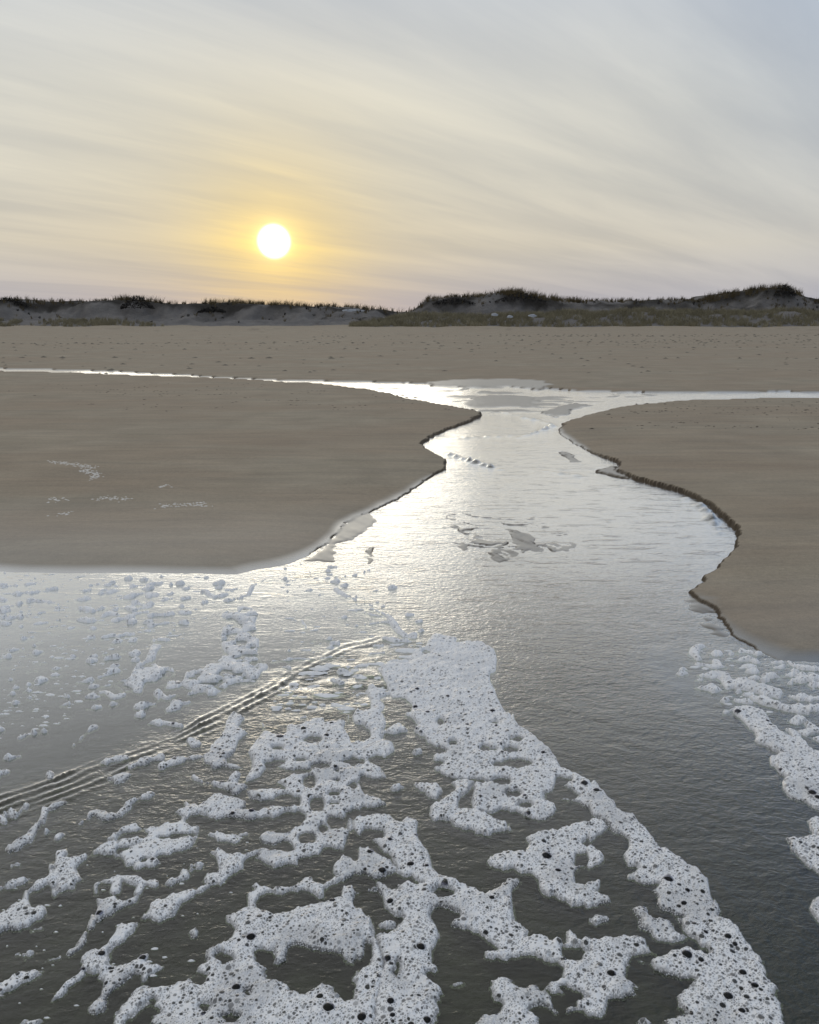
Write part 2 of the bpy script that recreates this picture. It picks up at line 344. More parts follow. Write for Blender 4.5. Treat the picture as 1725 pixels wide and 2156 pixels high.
def ground(X, Y):
    near = 1/(1+Y*.15)
    ed = (fbm(X*7, Y*7, 3, 5)*.03 + fbm(X*28, Y*28, 2, 9)*.012)*sstep(20, 12, Y)+fbm(X*.9, Y*1.5, 4, 15)*.14*sstep(11, 18, Y)
    bed = ZW-.022-.03*sstep(3.2, 1.2, Y) + fbm(X*1.2, Y*1.2, 3, 21)*.012
    Z = np.full(X.shape, 0.0, np.float32); top = fbm(X*.35, Y*.35, 3, 40)*.012
    up = np.zeros(X.shape, np.float32); ws = np.full(X.shape, -1.0, np.float32); bar = np.zeros(X.shape, np.float32)
    for P in (LEFT, RIGHT, FAR):
        G = D(P); wd = [p[2] for p in P]
        s, w = sdist(X, Y, G, wd)
        sn = s+ed*np.clip(w/.03, 1, 1.5)*sstep(0, 3, Y)*np.where(w < .2, 1, .6)
        u_ = sstep(-.4, .6, sn/np.minimum(w, .12))
        if P is not FAR:
            gpts, Wg, spts, cut = SOFT[0 if P is LEFT else 1]
            dg, _ = seg_dist(X, Y, D(gpts), False); t_ = np.clip(dg/Wg, 0, 1)
            _, cv = seg_dist(X, Y, G, True, CUT[0 if P is LEFT else 1])
            u_ = u_*(.36+.64*(1-(1-t_)**2.2))*(1-cv*np.exp(-np.maximum(s, 0)/.35))
            ws = np.where(sn > -.02, np.minimum(np.where(ws < 0, 9, ws), dg/(.45 if P is LEFT else .28)), ws)
        up = np.maximum(up, u_)
    Z = bed+(top-bed)*up
    for pts, hh, w in BARS:
        G = D(pts, ZW); s = sdist(X, Y, G)
        sn = s+ed*.8+fbm(X*3, Y*9, 3, 77)*w*.5
        small = hh < .008
        zb = bed+(ZW+hh-bed)*sstep(-w, w*.6, sn) + (fbm(X*16+Y*7, Y*6, 4, 31)*(.009 if w < .1 else .003) if small else fbm(X*9, Y*5, 3, 31)*.006)*sstep(-w, w, sn)
        Z = np.where(sn > -w, np.maximum(Z, zb), Z); bar = np.maximum(bar, sstep(-.3*w, .5*w, sn))
    G = D([(840, 1075), (960, 1060), (1150, 1070), (1260, 1110), (1300, 1165), (1230, 1200), (1050, 1215), (900, 1190), (840, 1130)], ZW)
    s = s_sw = sdist(X, Y, G); wx = X+fbm(X*1.5, Y*1.5, 3, 81)*.5; wy = Y+fbm(X*1.5, Y*1.5, 3, 83)*.5
    rib = np.clip(1-np.abs(fbm(wx*2.2, wy*3.0, 4, 85))*4.5, 0, 1)
    Z = np.where(s > 0, np.maximum(Z, ZW-.0072+(rib*.0125+fbm(X*14, Y*14, 3, 86)*.006)*sstep(0, .5, s)), Z)
    G = D([(760, 812), (1000, 812), (1300, 822), (1400, 832), (1250, 858), (1150, 885), (1020, 880), (960, 850), (860, 835)], ZW)
    s = sdist(X, Y, G); rb = fbm(X*.75+.35*Y, Y*.85, 4, 87)
    zb = np.minimum(ZW-.004+.05*(rb-.14)*sstep(0, .2, s), ZW+.012)
    rl = np.clip(1-np.abs(fbm(X*.55+fbm(X*.8, Y*.6, 2, 90)*.5, Y*1.1, 4, 89))*6, 0, 1)
    zb = np.maximum(zb, ZW-.012+.026*rl*sstep(0, .2, s))
    Z = np.where(s > 0, np.maximum(Z, zb), Z); bar = np.maximum(bar, np.where(s > 0, sstep(ZW-.002, ZW+.008, zb), 0))
    bar = np.maximum(bar, np.where((s_sw > 0) & (Z > ZW), .8, 0))
    up2 = sstep(92, 104, Y)*.3*np.abs(fbm(X*.13, Y*.1, 4, 63))+sstep(30, 100, Y)*.05*fbm(X*.12, Y*.2, 3, 61)+sstep(26, 60, Y)*.02*fbm(X*1.2, Y*1.2, 2, 66)
    return Z+up2, up, ws, bar
GZ, UP, WS, BAR = ground(GX, GY)
above = GZ-ZW
slope = np.abs(np.gradient(GZ, axis=0)/np.gradient(GY, axis=0)); slope = np.maximum(slope, np.abs(np.gradient(GZ, axis=1)/np.maximum(np.gradient(GX, axis=1), 1e-6)))
steep = sstep(.12, .35, slope)
wetv = np.maximum(np.where(WS >= 0, np.maximum(1-sstep(-.1, 1.0, WS), .30*np.clip(1-WS/6.5, 0, 1)**1.5), 0), 1-sstep(.0, .02, above))
wetv = np.where(BAR > 0, np.maximum(np.minimum(wetv, 1-.5*BAR), .44*BAR), wetv)*(1-steep)*(GY < 30)
wetv = np.where(GY > 18, np.maximum(wetv, .55*sstep(.004, .0, np.abs(above-.02))*0), wetv)
dampv = np.clip(steep*1.0+BAR*.15*(above > 0)+sstep(.02, .0, above)*.3, 0, 1)
me = grid_mesh('beach_sand', GX, GY, GZ, m_sand, attrs={'wet': wetv, 'damp': dampv})
tag(link('sand_beach', me), kind='structure')
bm_v = np.array([[-9000, -9000, -.4], [9000, -9000, -.4], [9000, 9500, -.4], [-9000, 9500, -.4]], float)
me = mesh_quads('lower_ground', bm_v, np.array([[0, 1, 2, 3]]), m_sand, {'wet': np.zeros(4), 'damp': np.ones(4)})
tag(link('ground', me), kind='structure')

# ------------------------------------------------------------------ the water
TSW = np.linspace(-.72, .72, 760)
yw = np.concatenate([np.linspace(745, 1000, 190), np.linspace(1002, 2330, 420)])
rw = row_y(yw, ZW)
WX = rw[:, None]*TSW[None, :]; WY = np.repeat(rw[:, None], len(TSW), 1)
def G_(pts, z=ZW): return D(pts, z)
WZ = np.zeros(WX.shape, np.float32)
# hydraulic ridges where the swash meets the stream outflow (native pixels)
edge = [(p[0]/1.44928, p[1]/1.44928) for p in [(-160, 2490), (0, 2429), (160, 2376), (367, 2296), (532, 2233), (701, 2154), (834, 2082), (950, 2014), (1047, 1973), (1143, 1949), (1190, 1940)]]
EP = G_(edge)
sgn_d, along = seg_dist(WX, WY, EP, False, list(range(len(EP))))
ex = np.interp(WX, [p[0] for p in EP], [p[1] for p in EP])
side = np.where(WY < ex, 1, -1)           # towards the camera
q = sgn_d*side
wob = fbm(WX*5, WY*5, 3, 3)
lam = np.interp(along, [0, 4, 7, 10], [.040, .042, .046, .05])
nr = np.interp(along, [0, 2, 4, 6, 8, 10], [4.3, 4.2, 3.0, 2.2, 1.3, .6])
ph = (q+wob*.020+fbm(WX*14, WY*14, 2, 4)*.008)/lam
env = sstep(-.35, .15, ph)*sstep(nr+.6, nr-.6, ph)*sstep(10, 9, along)
chop = .8+.2*np.sin(along*55+wob*9+np.floor(ph)*2.1)
ridge = (.5+.5*np.cos(2*math.pi*ph))**1.3*env*.0140*chop*np.clip(.7+1.6*fbm(WX*3.5, WY*3.5, 3, 13), .05, 1.25)
inside_flat = sstep(-.1, .0, q)
WZ += ridge
# turbulent zone right below the head of the ridges
tz = np.exp(-(((WX-EP[7][0])/.55)**2+((WY-(EP[7][1]-.22))/.32)**2))
WZ += tz*.013*fbm(WX*6, WY*11, 4, 8)
# lines of small standing waves in the stream
lines = [(T5, '370,615 480,650 600,690 720,725 850,755', 1.0), (T5, '440,518 640,500 780,498 900,490', .5), (T5, '930,510 1060,472 1200,420 1180,400 1050,370 930,345', .8),
         ((1000, 1100, .87), '1250,480 1300,505 1335,535 1360,580 1380,615', 1.0), (T5, '740,300 820,315 890,330', .6), (T5, '1130,755 1250,775 1450,800', .35)]
for T, s, amp in lines:
    L = G_(TT(*T, parse(s))); acc = 0; L = np.array(L)
    seg = np.hypot(*(L[1:]-L[:-1]).T); tot = seg.sum(); n = max(6, int(tot/.14)); cum = np.concatenate([[0], np.cumsum(seg)])
    for i in range(n):
        t = (i+.5+random.uniform(-.2, .2))/n*tot
        cx = np.interp(t, cum, L[:, 0]); cy = np.interp(t, cum, L[:, 1])
        a = amp*.062*(math.sin(math.pi*(i+.5)/n)**.5)*random.uniform(.25, 1.1)
        k = np.abs(WY[:, 0]-cy) < .5
        sx_ = random.uniform(.7, 1.3); dx_ = (WX[k]-cx)/(.042*sx_); dy_ = (WY[k]-cy)/(.045*sx_)
        WZ[k] += a*np.exp(-dx_**2-dy_**2)
# running ripples
farf = sstep(14, 6, WY)
WZ += (fbm(WX*9, WY*14, 3, 55)*.0012+fbm(WX*2.2, WY*4.5, 2, 56)*.0012)*np.where(WY < 16, 1, .6)
br = np.clip(1-np.abs(fbm(WX*1.4, WY*.8, 4, 91))*5, 0, 1)*sstep(10, 14, WY)      # braided streaks of the delta
WZ += br*.003
GZW, _ = (None, None)
def sample_ground(X, Y):
    ri = np.interp(-Y[:, 0], -rows, np.arange(len(rows)))
    r0 = np.clip(ri.astype(int), 0, len(rows)-2); fr = ri-r0
    ci = (TSW-TS[0])/(TS[1]-TS[0]); c0 = np.clip(ci.astype(int), 0, len(TS)-2); fc = ci-c0
    A = GZ[r0][:, c0]*(1-fc)+GZ[r0][:, c0+1]*fc; B = GZ[r0+1][:, c0]*(1-fc)+GZ[r0+1][:, c0+1]*fc
    return A*(1-fr[:, None])+B*fr[:, None]
SG = sample_ground(WX, WY)
k = SG < ZW+.03
cell = k[:-1, :-1] | k[1:, :-1] | k[:-1, 1:] | k[1:, 1:]
# calm sheet on the left flat, ruffled in the outflow
calm = inside(WX, WY, G_([(-500, 1180), (560, 1200), (720, 1225), (850, 1330), (620, 1420), (200, 1610), (-500, 1800)]))
ripv = np.where(calm, .2, 1.0)*np.interp(WY, [1.8, 3.4, 4.4, 6, 9], [.6, .9, .75, .42, .36])
ripv = np.where(inside(WX, WY, G_(TT(*TB, parse('1150,350 1725,150 2600,100 2700,500 2200,700 1700,982 1500,800 1300,480')))), ripv*1.35, ripv)
fan = inside(WX, WY, G_(TT(*TC, parse('560,560 720,560 900,640 1100,980 850,930 760,800'))))
ripv = np.where(fan, .2, ripv)
kk = np.ones(9)/9
for _ in range(7):
    ripv = np.apply_along_axis(lambda v: np.convolve(np.pad(v, 4, 'edge'), kk, 'valid'), 1, ripv)
    ripv = np.apply_along_axis(lambda v: np.convolve(np.pad(v, 4, 'edge'), kk, 'valid'), 0, ripv)
dashv = np.interp(WY, [3.6, 4.8, 14, 20], [0, 1, .8, .6])*np.clip((ripv-.1)*6, 0, 1)
me = grid_mesh('stream_water', WX, WY, ZW+WZ*np.where(calm, .3, 1), m_water, keep=cell, attrs={'ripple': ripv, 'dash': dashv})
tag(link('stream_water', me), kind='structure')

# ------------------------------------------------------------------ foam
TILE = {'A': (0, 1700), 'B': (834, 1700), 'C': (1666, 1700), 'D': (0, 2175), 'E': (834, 2175), 'F': (1666, 2175), 'G': (0, 2650), 'H': (834, 2650), 'I': (1666, 2650)}
TSC = 834/1725
def shape(s):
    """'P E x,y x,y F x,y ...' -> kind, points in the 1725 x 2156 picture"""
    t = s.split(); kind = t[0]; org = TILE['A']; pts = []
    for w in t[1:]:
        if w in TILE: org = TILE[w]; continue
        v = [float(q) for q in w.split(',')]
        pts.append(tuple([(org[0]+v[0]*TSC)/1.44928, (org[1]+v[1]*TSC)/1.44928]+[q*TSC/1.44928 for q in v[2:]]))
    return kind, pts
FT0, FT1, NFT = -.68, .68, 1860
FTS = np.linspace(FT0, FT1, NFT)
FY = np.linspace(1150, 2260, 1060)                    # picture rows of the foam lattice
FR = row_y(FY, ZW)
def circles(X, Y, cell, rmin, rmax, prob, k, wall=.0005, jit=.92):
    """packed bubbles: relative distance to the nearest bubble's centre (1 = its rim), its radius and a random number"""
    ca, sa = math.cos(k*.37), math.sin(k*.37); X, Y = X*ca-Y*sa, X*sa+Y*ca
    ix = np.floor(X/cell); iy = np.floor(Y/cell)
    f1 = np.full(X.shape, 9.0, np.float32); f2 = f1.copy(); rr = np.full(X.shape, rmin, np.float32); on = np.zeros(X.shape, np.float32)
    for a in (-1, 0, 1):
        for c in (-1, 0, 1):
            jx, jy = ix+a, iy+c
            d = np.sqrt((X-(jx+.5+(hsh(jx, jy, k+1)-.5)*jit)*cell)**2+(Y-(jy+.5+(hsh(jx, jy, k+2)-.5)*jit)*cell)**2)
            m = d < f1
            f2 = np.where(m, f1, np.minimum(f2, d)); f1 = np.where(m, d, f1)
            rr = np.where(m, rmin+(rmax-rmin)*hsh(jx, jy, k)**1.6, rr); on = np.where(m, hsh(jx, jy, k+3), on)
    ins = np.minimum(rr-f1, (f2-f1)*.5-wall)
    return np.where(on < prob, 1-ins/rr, 9.0), rr, on/max(prob, .01)
LEVELS = [(.0068, .0020, .0034, .85, 100), (.0118, .0030, .0058, .50, 150), (.0215, .0048, .0092, .30, 200), (.062, .0070, .0160, .15, 300)]
bub_me = None
def bubble_mesh():
    V = [(0, 0, .55)]; Q = []
    n = 12
    for j, (r, z) in enumerate(((.45, .48), (.8, .28), (1.02, -.02))):
        for i in range(n): V.append((r*math.cos(2*math.pi*i/n), r*math.sin(2*math.pi*i/n), z))
    F = [(0, 1+i, 1+(i+1) % n) for i in range(n)]
    for j in range(2):
        for i in range(n):
            a = 1+j*n+i; c = 1+j*n+(i+1) % n
            F.append((a, a+n, c+n, c))
    me = bpy.data.meshes.new('bubble'); me.from_pydata(V, [], F); me.materials.append(m_film)
    for p in me.polygons: p.use_smooth = True
    return me
bub_me = bubble_mesh()
def foam_mesh(name, shapes, H=.010, rough=1.0, bubbles=1.0, thinness=0.0, mat=None, z0=0.0, big=True):
    """one foam patch from its shapes: mesh, list of big bubbles"""
    sh = [shape(s) if isinstance(s, str) else s for s in shapes]
    xs = []; ys = []
    for kd, pts in sh:
        if kd in 'PS':
            for p in pts:
                r = p[2] if kd == 'S' else 0
                xs += [p[0]-r-14, p[0]+r+14]; ys += [p[1]-r-12, p[1]+r+12]
    y0, y1 = min(ys), max(ys); i0, i1 = np.searchsorted(FY, [y0, y1]); i0 = max(0, i0-2); i1 = min(len(FY), i1+2)
    R = FR[i0:i1]
    gx = [unproj(x, y, ZW)[0]/unproj(x, y, ZW)[1] for x, y in ((min(xs), y0), (max(xs), y0), (min(xs), y1), (max(xs), y1))]
    j0, j1 = np.searchsorted(FTS, [min(gx), max(gx)]); j0 = max(0, j0-2); j1 = min(NFT, j1+2)
    if i1-i0 < 3 or j1-j0 < 3: return None, []
    T = FTS[j0:j1]
    X = R[:, None]*T[None, :]; Y = np.repeat(R[:, None], len(T), 1)
    # coarse signed distance, then smooth interpolation
    st = 1 if X.size < 4000 else 3
    ri = np.unique(np.concatenate([np.arange(0, len(R), st), [len(R)-1]])); ci = np.unique(np.concatenate([np.arange(0, len(T), st), [len(T)-1]]))
    x = X[np.ix_(ri, ci)]; y = Y[np.ix_(ri, ci)]
    f = np.full(x.shape, -9.0, np.float32)
    for kd, pts in sh:
        if kd == 'P': f = np.maximum(f, sdist(x, y, D([p[:2] for p in pts], ZW)))
        elif kd == 'S':
            G = D([p[:2] for p in pts], ZW); rad = [p[2]/FPX*math.hypot(g[1]*1.02, EYE) for p, g in zip(pts, G)]
            if len(G) == 1: G = [G[0], (G[0][0]+.001, G[0][1])]; rad = rad*2
            d, rv = seg_dist(x, y, G, False, rad); f = np.maximum(f, rv-d)
    for kd, pts in sh:
        if kd == 'H': f = np.minimum(f, -sdist(x, y, D([p[:2] for p in pts], ZW)))
        elif kd == 'O':
            for p in pts:
                el = [(p[0]+p[2]*math.cos(a), p[1]+p[3]*math.sin(a)) for a in np.linspace(0, 2*math.pi, 13)[:-1]]
                f = np.minimum(f, -sdist(x, y, D(el, ZW)))
    if st > 1:
        fi = np.interp(np.arange(len(R)), ri, np.arange(len(ri))); a0 = np.clip(fi.astype(int), 0, len(ri)-2); fa = (fi-a0)[:, None]
        fj = np.interp(np.arange(len(T)), ci, np.arange(len(ci))); c0 = np.clip(fj.astype(int), 0, len(ci)-2); fc = (fj-c0)[None, :]
        f = (f[a0][:, c0]*(1-fc)+f[a0][:, c0+1]*fc)*(1-fa)+(f[a0+1][:, c0]*(1-fc)+f[a0+1][:, c0+1]*fc)*fa
    dist = Y
    sc_ = np.clip(dist/2.6, .7, 2.2)
    f = f + rough*sc_*(fbm(X*16/sc_, Y*16/sc_, 3, 11)*.018+fbm(X*55/sc_, Y*55/sc_, 3, 12)*.011)
    # ragged small gaps in thin foam
    if thinness > 0:
        g = fbm(X*15, Y*22, 3, 19)
        f = np.where(f > 0, np.minimum(f, (g+.55-thinness)*.08), f)
    cellw = np.gradient(R)[:, None]*-1
    keepv = f > -np.maximum(.004, np.abs(cellw)*1.2)
    if not keepv.any(): return None, []
    h = np.where(f > 0, H*(1-np.exp(-np.maximum(f, 0)/(H*.75)))*(.65+.8*vnoise(X*9, Y*9, 71))+(fbm(X*38, Y*38, 2, 72)*.0045+fbm(X*17, Y*17, 2, 73)*.005)*sstep(0, .012, f), f*.9)
    film = np.zeros(X.shape, np.float32); hole = np.zeros(X.shape, bool)
    idx = np.where((f > .0015).ravel())[0]
    xx = X.ravel()[idx]; yy = Y.ravel()[idx]; ff = f.ravel()[idx]
    fl = film.ravel(); hh = h.ravel().copy()
    px = yy/820/np.clip(EYE/np.hypot(yy, EYE), .2, 1)*.5
    dens = np.interp(yy, [2.8, 4.5], [1, .9])*np.clip(.75+.55*fbm(xx*2.2, yy*2.2, 2, 33), .15, 1)*bubbles
    dq = np.full(xx.shape, 9.0, np.float32); dr = np.full(xx.shape, .003, np.float32); bigq = np.full(xx.shape, 9.0, np.float32)
    dv = np.ones(xx.shape, np.float32)
    for li, (cell_, r0, r1, pr, k_) in enumerate(LEVELS):
        q_, r_, n_ = circles(xx, yy, cell_, r0, r1, pr, k_)
        ok = (r_ > px*.45) & (ff > r_*.5) & (vnoise(xx*26, yy*26, k_+9) < dens+.25)
        if li == len(LEVELS)-1:
            ok = ok & (dens > .35); bigq = np.where(ok, q_, 9.0)
        q_ = np.where(ok, q_, 9.0)
        m = (q_ < 1.25) & ((li > 0) | True) & ((q_ < dq) | (q_ < 1.0))
        dq = np.where(m, q_, dq); dr = np.where(m, r_, dr); dv = np.where(m, 1-.5*n_**2, dv)
    ins_ = sstep(1.0, .78, dq)
    fl[idx] = ins_*dv*np.clip(dr/(px*1.2), .35, 1)*np.interp(dr, [.002, .0035, .006], [.62, .85, 1])*np.interp(yy, [2.8, 4.2], [1, .8])
    dome = np.where(dq < 1, dr*.35*np.sqrt(np.maximum(0, 1-dq**2))-dr*.12, 0)+np.where((dq > .85) & (dq < 1.3), dr*.22*np.sin(np.clip((dq-.85)/.45, 0, 1)*math.pi), 0)
    hh[idx] += dome
    h = hh.reshape(X.shape); film = fl.reshape(X.shape)
    bl = []
    nearp = yy < 3.4
    if big and nearp.any():
        cell_, r0, r1, pr, k_ = LEVELS[-1]
        hv = np.zeros(X.size, bool); hv[idx] = (bigq < .9) & nearp; hole = hv.reshape(X.shape)
        ca, sa = math.cos(k_*.37), math.sin(k_*.37); bm_ = (bigq < 1) & nearp; xr, yr = xx[bm_]*ca-yy[bm_]*sa, xx[bm_]*sa+yy[bm_]*ca
        cand = np.unique(np.stack([np.floor(xr/cell_), np.floor(yr/cell_)], 1), axis=0)
        seen = set()
        for a in range(-1, 2):
            for c in range(-1, 2):
                for cx_, cy_ in cand: seen.add((int(cx_)+a, int(cy_)+c))
        sx = np.array([s[0] for s in seen], float) if seen else np.zeros(0); sy = np.array([s[1] for s in seen], float) if seen else np.zeros(0)
        if len(sx):
            r = r0+(r1-r0)*hsh(sx, sy, k_)**1.6
            cx = (sx+.5+(hsh(sx, sy, k_+1)-.5)*.92)*cell_; cy = (sy+.5+(hsh(sx, sy, k_+2)-.5)*.92)*cell_
            cx, cy = cx*ca+cy*sa, -cx*sa+cy*ca
            on = hsh(sx, sy, k_+3) < pr
            ii = np.round(np.interp(-cy, -R, np.arange(len(R)))).astype(int); jj = np.round((cx/cy-T[0])/(T[1]-T[0])).astype(int)
            okk = on & (jj >= 0) & (jj < len(T)) & (ii > 0) & (ii < len(R)-1)
            for n_ in np.where(okk)[0]:
                if hole[ii[n_], jj[n_]]: bl.append((cx[n_], cy[n_], r[n_], h[ii[n_], jj[n_]]))
    cell = (keepv[:-1, :-1] | keepv[1:, :-1] | keepv[:-1, 1:] | keepv[1:, 1:]) & ~(hole[:-1, :-1] & hole[1:, 1:] & hole[1:, :-1] & hole[:-1, 1:])
    Z = ZW+z0+.0015+h
    thin = np.clip(.65*sstep(.009, 0, f)*(.4+.6*sstep(4.2, 2.6, Y))+.28*sstep(.05, .45, fbm(X*7, Y*7, 3, 95)), 0, .85)*np.interp(Y, [2.6, 4.2], [1, .2])
    me = grid_mesh(name, X, Y, Z, mat or m_foam, keep=cell, attrs={'film': film, 'thin': thin})
    return me, bl
def base_wave(o): return o
N_BUB = 0
def foam_thing(label, shapes, group=None, **kw):
    global N_BUB
    me, bl = foam_mesh('foam_patch', shapes, **kw)
    if me is None: return
    o = tag(link('foam_patch', me), label, 'sea foam', group)
    bl = sorted(bl, key=lambda q: -q[2]/q[1])[:290]
    for cx, cy, r, hz in bl:
        c = link('bubble', bub_me, o); c.location = (cx, cy, ZW+.0015+hz-r*.18); c.scale = (r, r, r); N_BUB += 1
    return o
# right streak and the sheet it starts from
foam_thing('long white foam streak running from a broad sheet mid-picture to the bottom right corner', [
 'P B 1000,490 1060,485 1160,512 1145,545 1230,535 1320,545 1390,580 1410,640 1400,720 1360,740 1375,800 1400,850 1440,920 1490,982 E 1520,0 1535,50 1640,140 1725,225 F 60,290 110,340 200,380 290,430 350,490 420,550 440,600 540,640 610,710 680,780 720,840 800,890 870,940 930,982 I 940,0 1000,60 1020,110 1060,190 1095,270 1080,310 1180,350 1230,420 1280,490 1340,560 1370,620 1400,680 1445,750 1430,810 1480,880 1500,990 1500,1060 735,1060 740,950 860,930 900,920 840,880 825,820 860,770 930,740 940,700 860,700 740,680 680,640 650,600 590,600 590,580 650,590 740,560 820,520 880,510 960,530 1040,545 1000,500 930,430 870,390 840,320 900,315 830,290 740,260 700,230 710,190 660,140 720,100 640,110 570,80 530,60 560,20 590,0 F 520,960 480,900 540,850 530,800 440,760 360,680 280,620 200,570 80,545 80,535 180,540 200,520 110,460 150,420 60,405 50,440 30,490 -20,500 -20,555 50,580 80,610 20,650 E 1690,675 1640,670 1560,640 1440,620 1390,635 1280,620 1265,560 1290,490 1280,460 1370,440 1300,410 1280,400 1230,415 1130,410 1060,395 1015,350 1070,315 1010,300 1020,265 1100,245 1050,225 980,195 950,150 905,115 930,75 900,40 850,10 B 880,982 890,940 850,890 760,880 720,820 690,760 650,710 720,665 760,655 850,640 960,560',
 'O E 1140,195,30,20 1330,228,40,25 1410,330,30,15 1550,320,90,25 1430,435,60,16 1520,512,40,12 1600,585,40,20 1500,235,30,12 1380,235,25,10 1300,330,20,10 1180,35,20,8 1390,65,22,10 1540,170,25,10 1050,60,18,16',
 'O B 830,655,45,20 960,600,30,12'], H=.010)
foam_thing('widest foam raft with many round water holes, left of the middle streak', [
 'P E 75,75 160,80 240,40 320,30 330,65 440,60 425,100 470,150 500,185 575,175 615,150 600,110 540,75 490,60 480,20 520,-15 610,-20 610,-80 585,-130 590,-185 640,-175 690,-130 735,-130 680,-95 705,-35 690,0 715,70 690,120 720,110 800,70 830,115 760,130 700,130 690,170 735,185 750,240 705,285 650,270 605,290 620,320 680,345 710,410 640,415 560,405 530,440 560,470 600,520 680,545 715,580 640,600 560,605 500,620 440,615 440,650 350,655 340,690 370,740 470,745 440,820 420,855 330,850 290,895 210,910 150,930 150,960 60,970 0,985 -60,940 -120,920 -40,870 20,865 70,870 140,870 100,830 60,815 0,840 -60,820 -90,790 -35,745 40,760 100,745 170,710 205,670 200,640 150,622 70,640 0,665 -60,655 -140,680 -200,660 -225,625 -150,620 -90,625 -10,590 80,595 160,590 170,560 165,540 110,520 30,525 0,550 -100,555 -150,540 -165,490 -100,495 -30,480 60,480 20,440 40,420 110,400 220,385 240,360 150,360 80,370 20,345 60,310 20,300 -60,320 -40,350 -110,420 -180,440 -165,400 -135,350 -135,300 -160,250 -130,200 -80,155 -60,110 -75,60 -50,70 -45,110 0,130 40,140 75,120',
 'O E 245,172,55,22 180,298,40,10 20,228,25,12 490,310,75,22 300,340,60,20 405,370,25,18 275,580,45,45 395,575,40,15 315,732,28,22 215,795,52,38 400,515,50,22 490,465,40,18 230,440,40,40 410,430,40,14'])
foam_thing('Y-shaped foam strand trailing to a rounded tail at lower left of the middle', [
 'P D 1310,878 1385,868 1450,900 1535,905 1610,870 1690,860 1725,880 1720,960 1680,930 1620,900 1560,920 1530,950 1530,985 G 1510,0 1460,40 1390,100 1330,115 1300,130 1270,150 1150,220 1110,280 1040,325 960,325 905,315 950,230 1050,190 1140,150 1240,130 1310,105 1290,75 1310,30 1400,20 1380,-30 1350,-70'])
foam_thing('flat foam raft with a pointed left tip above the double-looped cluster', [
 'P D 1105,625 1170,600 1165,565 1230,580 1250,595 1290,560 1330,525 1390,517 1470,545 1550,560 1545,600 1490,615 1560,615 1640,625 1725,600 1640,650 1570,680 1490,650 1430,660 1330,672 1260,635 1210,650 1170,670 1165,690 1190,710 1250,720 1240,770 1150,760 1060,770 990,790 920,800 960,760 920,745 1010,720 1080,700 1140,690 1160,655 1130,635'])
foam_thing('double-looped foam cluster with two water gaps at left of centre', [
 'P D 690,800 760,735 860,708 910,735 900,745 840,745 770,760 740,800 830,805 870,790 920,795 1000,790 1040,810 1130,795 1240,775 1230,840 1150,870 1050,890 960,915 900,930 880,950 800,970 780,930 730,900 780,880 860,850 880,830 800,850 740,860 720,890 640,900 585,905 580,880 600,850 680,830 760,815', 'S D 880,968,24 940,955,28 990,945,14'])
foam_thing('long foam chain reaching from the looped cluster down to the left picture edge', [
 'P D 590,880 580,905 540,930 480,985 G 500,40 530,75 480,90 470,140 430,130 390,140 360,175 340,160 350,120 300,105 240,130 190,160 180,200 200,245 280,245 290,280 240,330 170,370 60,400 0,420 -60,430 -60,310 0,270 90,230 150,200 170,140 230,90 310,50 340,0 D 320,982 350,920 350,885 420,865 430,890 410,920 450,920 520,900'])
foam_thing('thin hooked foam strand just below the dark wave ridges', ['S D 510,700,16 560,660,22 590,630,35 660,660,28 740,650,25 800,600,18', 'S D 800,580,10 860,550,14 960,515,16'])
foam_thing('narrow foam strand ending in a broad foot near the left edge under the wave ridges', ['S D 400,570,22 300,610,25 260,680,18 220,740,18 150,810,40 90,850,38'])
foam_thing('slender foam branch with a forked right end under the wave ridges', ['S D 1220,405,14 1280,440,12 1380,455,16 1440,470,25 1500,390,18', 'S D 1440,470,25 1530,470,30 1490,500,15'])
foam_thing('white foam tongue pouring down beside the head of the wave ridges', [
 'P D 1480,0 1550,30 1500,90 1540,110 1565,130 1510,170 1470,240 1420,290 1430,330 1360,350 1280,320 1270,270 1320,240 1360,190 1420,120 1440,60', 'S D 1430,335,8 1520,345,5',
 'S D 1030,340,25 1110,310,40 1200,290,22 1280,275,20', 'S D 1240,200,40 1190,175,25'])
foam_thing('foam strip lying along the lower side of the wave ridges', ['S D 680,310,26 730,295,26 790,290,18', 'S D 840,340,24 900,310,26 1020,285,20', 'P D 690,410 720,455 770,440 820,390 770,385'])
foam_thing('arched foam patch with two legs at lower left', ['S G 600,160,18 600,110,22 640,85,20 690,85,15 760,60,22 850,80,30 920,95,25 970,100,15', 'S G 760,60,22 730,140,28', 'S G 900,110,20 870,155,12'])
foam_thing('foam patch shaped like a boot below the arched patch', ['P G 600,190 720,185 740,215 820,200 865,180 850,215 790,245 720,265 700,300 640,330 600,380 550,395 545,375 580,290 610,250', 'S G 545,400,10 520,460,24 500,500,20 430,540,15'])
foam_thing('star-shaped foam patch with long arms at lower left', ['P G 510,560 560,520 640,500 690,450 740,400 760,360 860,350 840,400 790,450 720,490 700,530 700,590 740,620 820,605 870,570 930,545 920,590 950,620 1010,620 1000,650 940,690 905,715 890,680 850,650 800,710 740,750 680,790 660,830 650,890 610,920 570,900 590,850 640,810 655,760 650,690 600,670 540,660 480,720 430,770 370,820 330,835 360,780 420,710 500,670 515,630'])
foam_thing('tapering foam wedge at the left edge near the bottom', ['S G 270,645,12 190,680,28 90,720,38 -40,790,36'])
foam_thing('small pointed foam strip at the left edge above the long chain end', ['S G -30,140,30 0,130,30 100,95,28 185,68,10'])
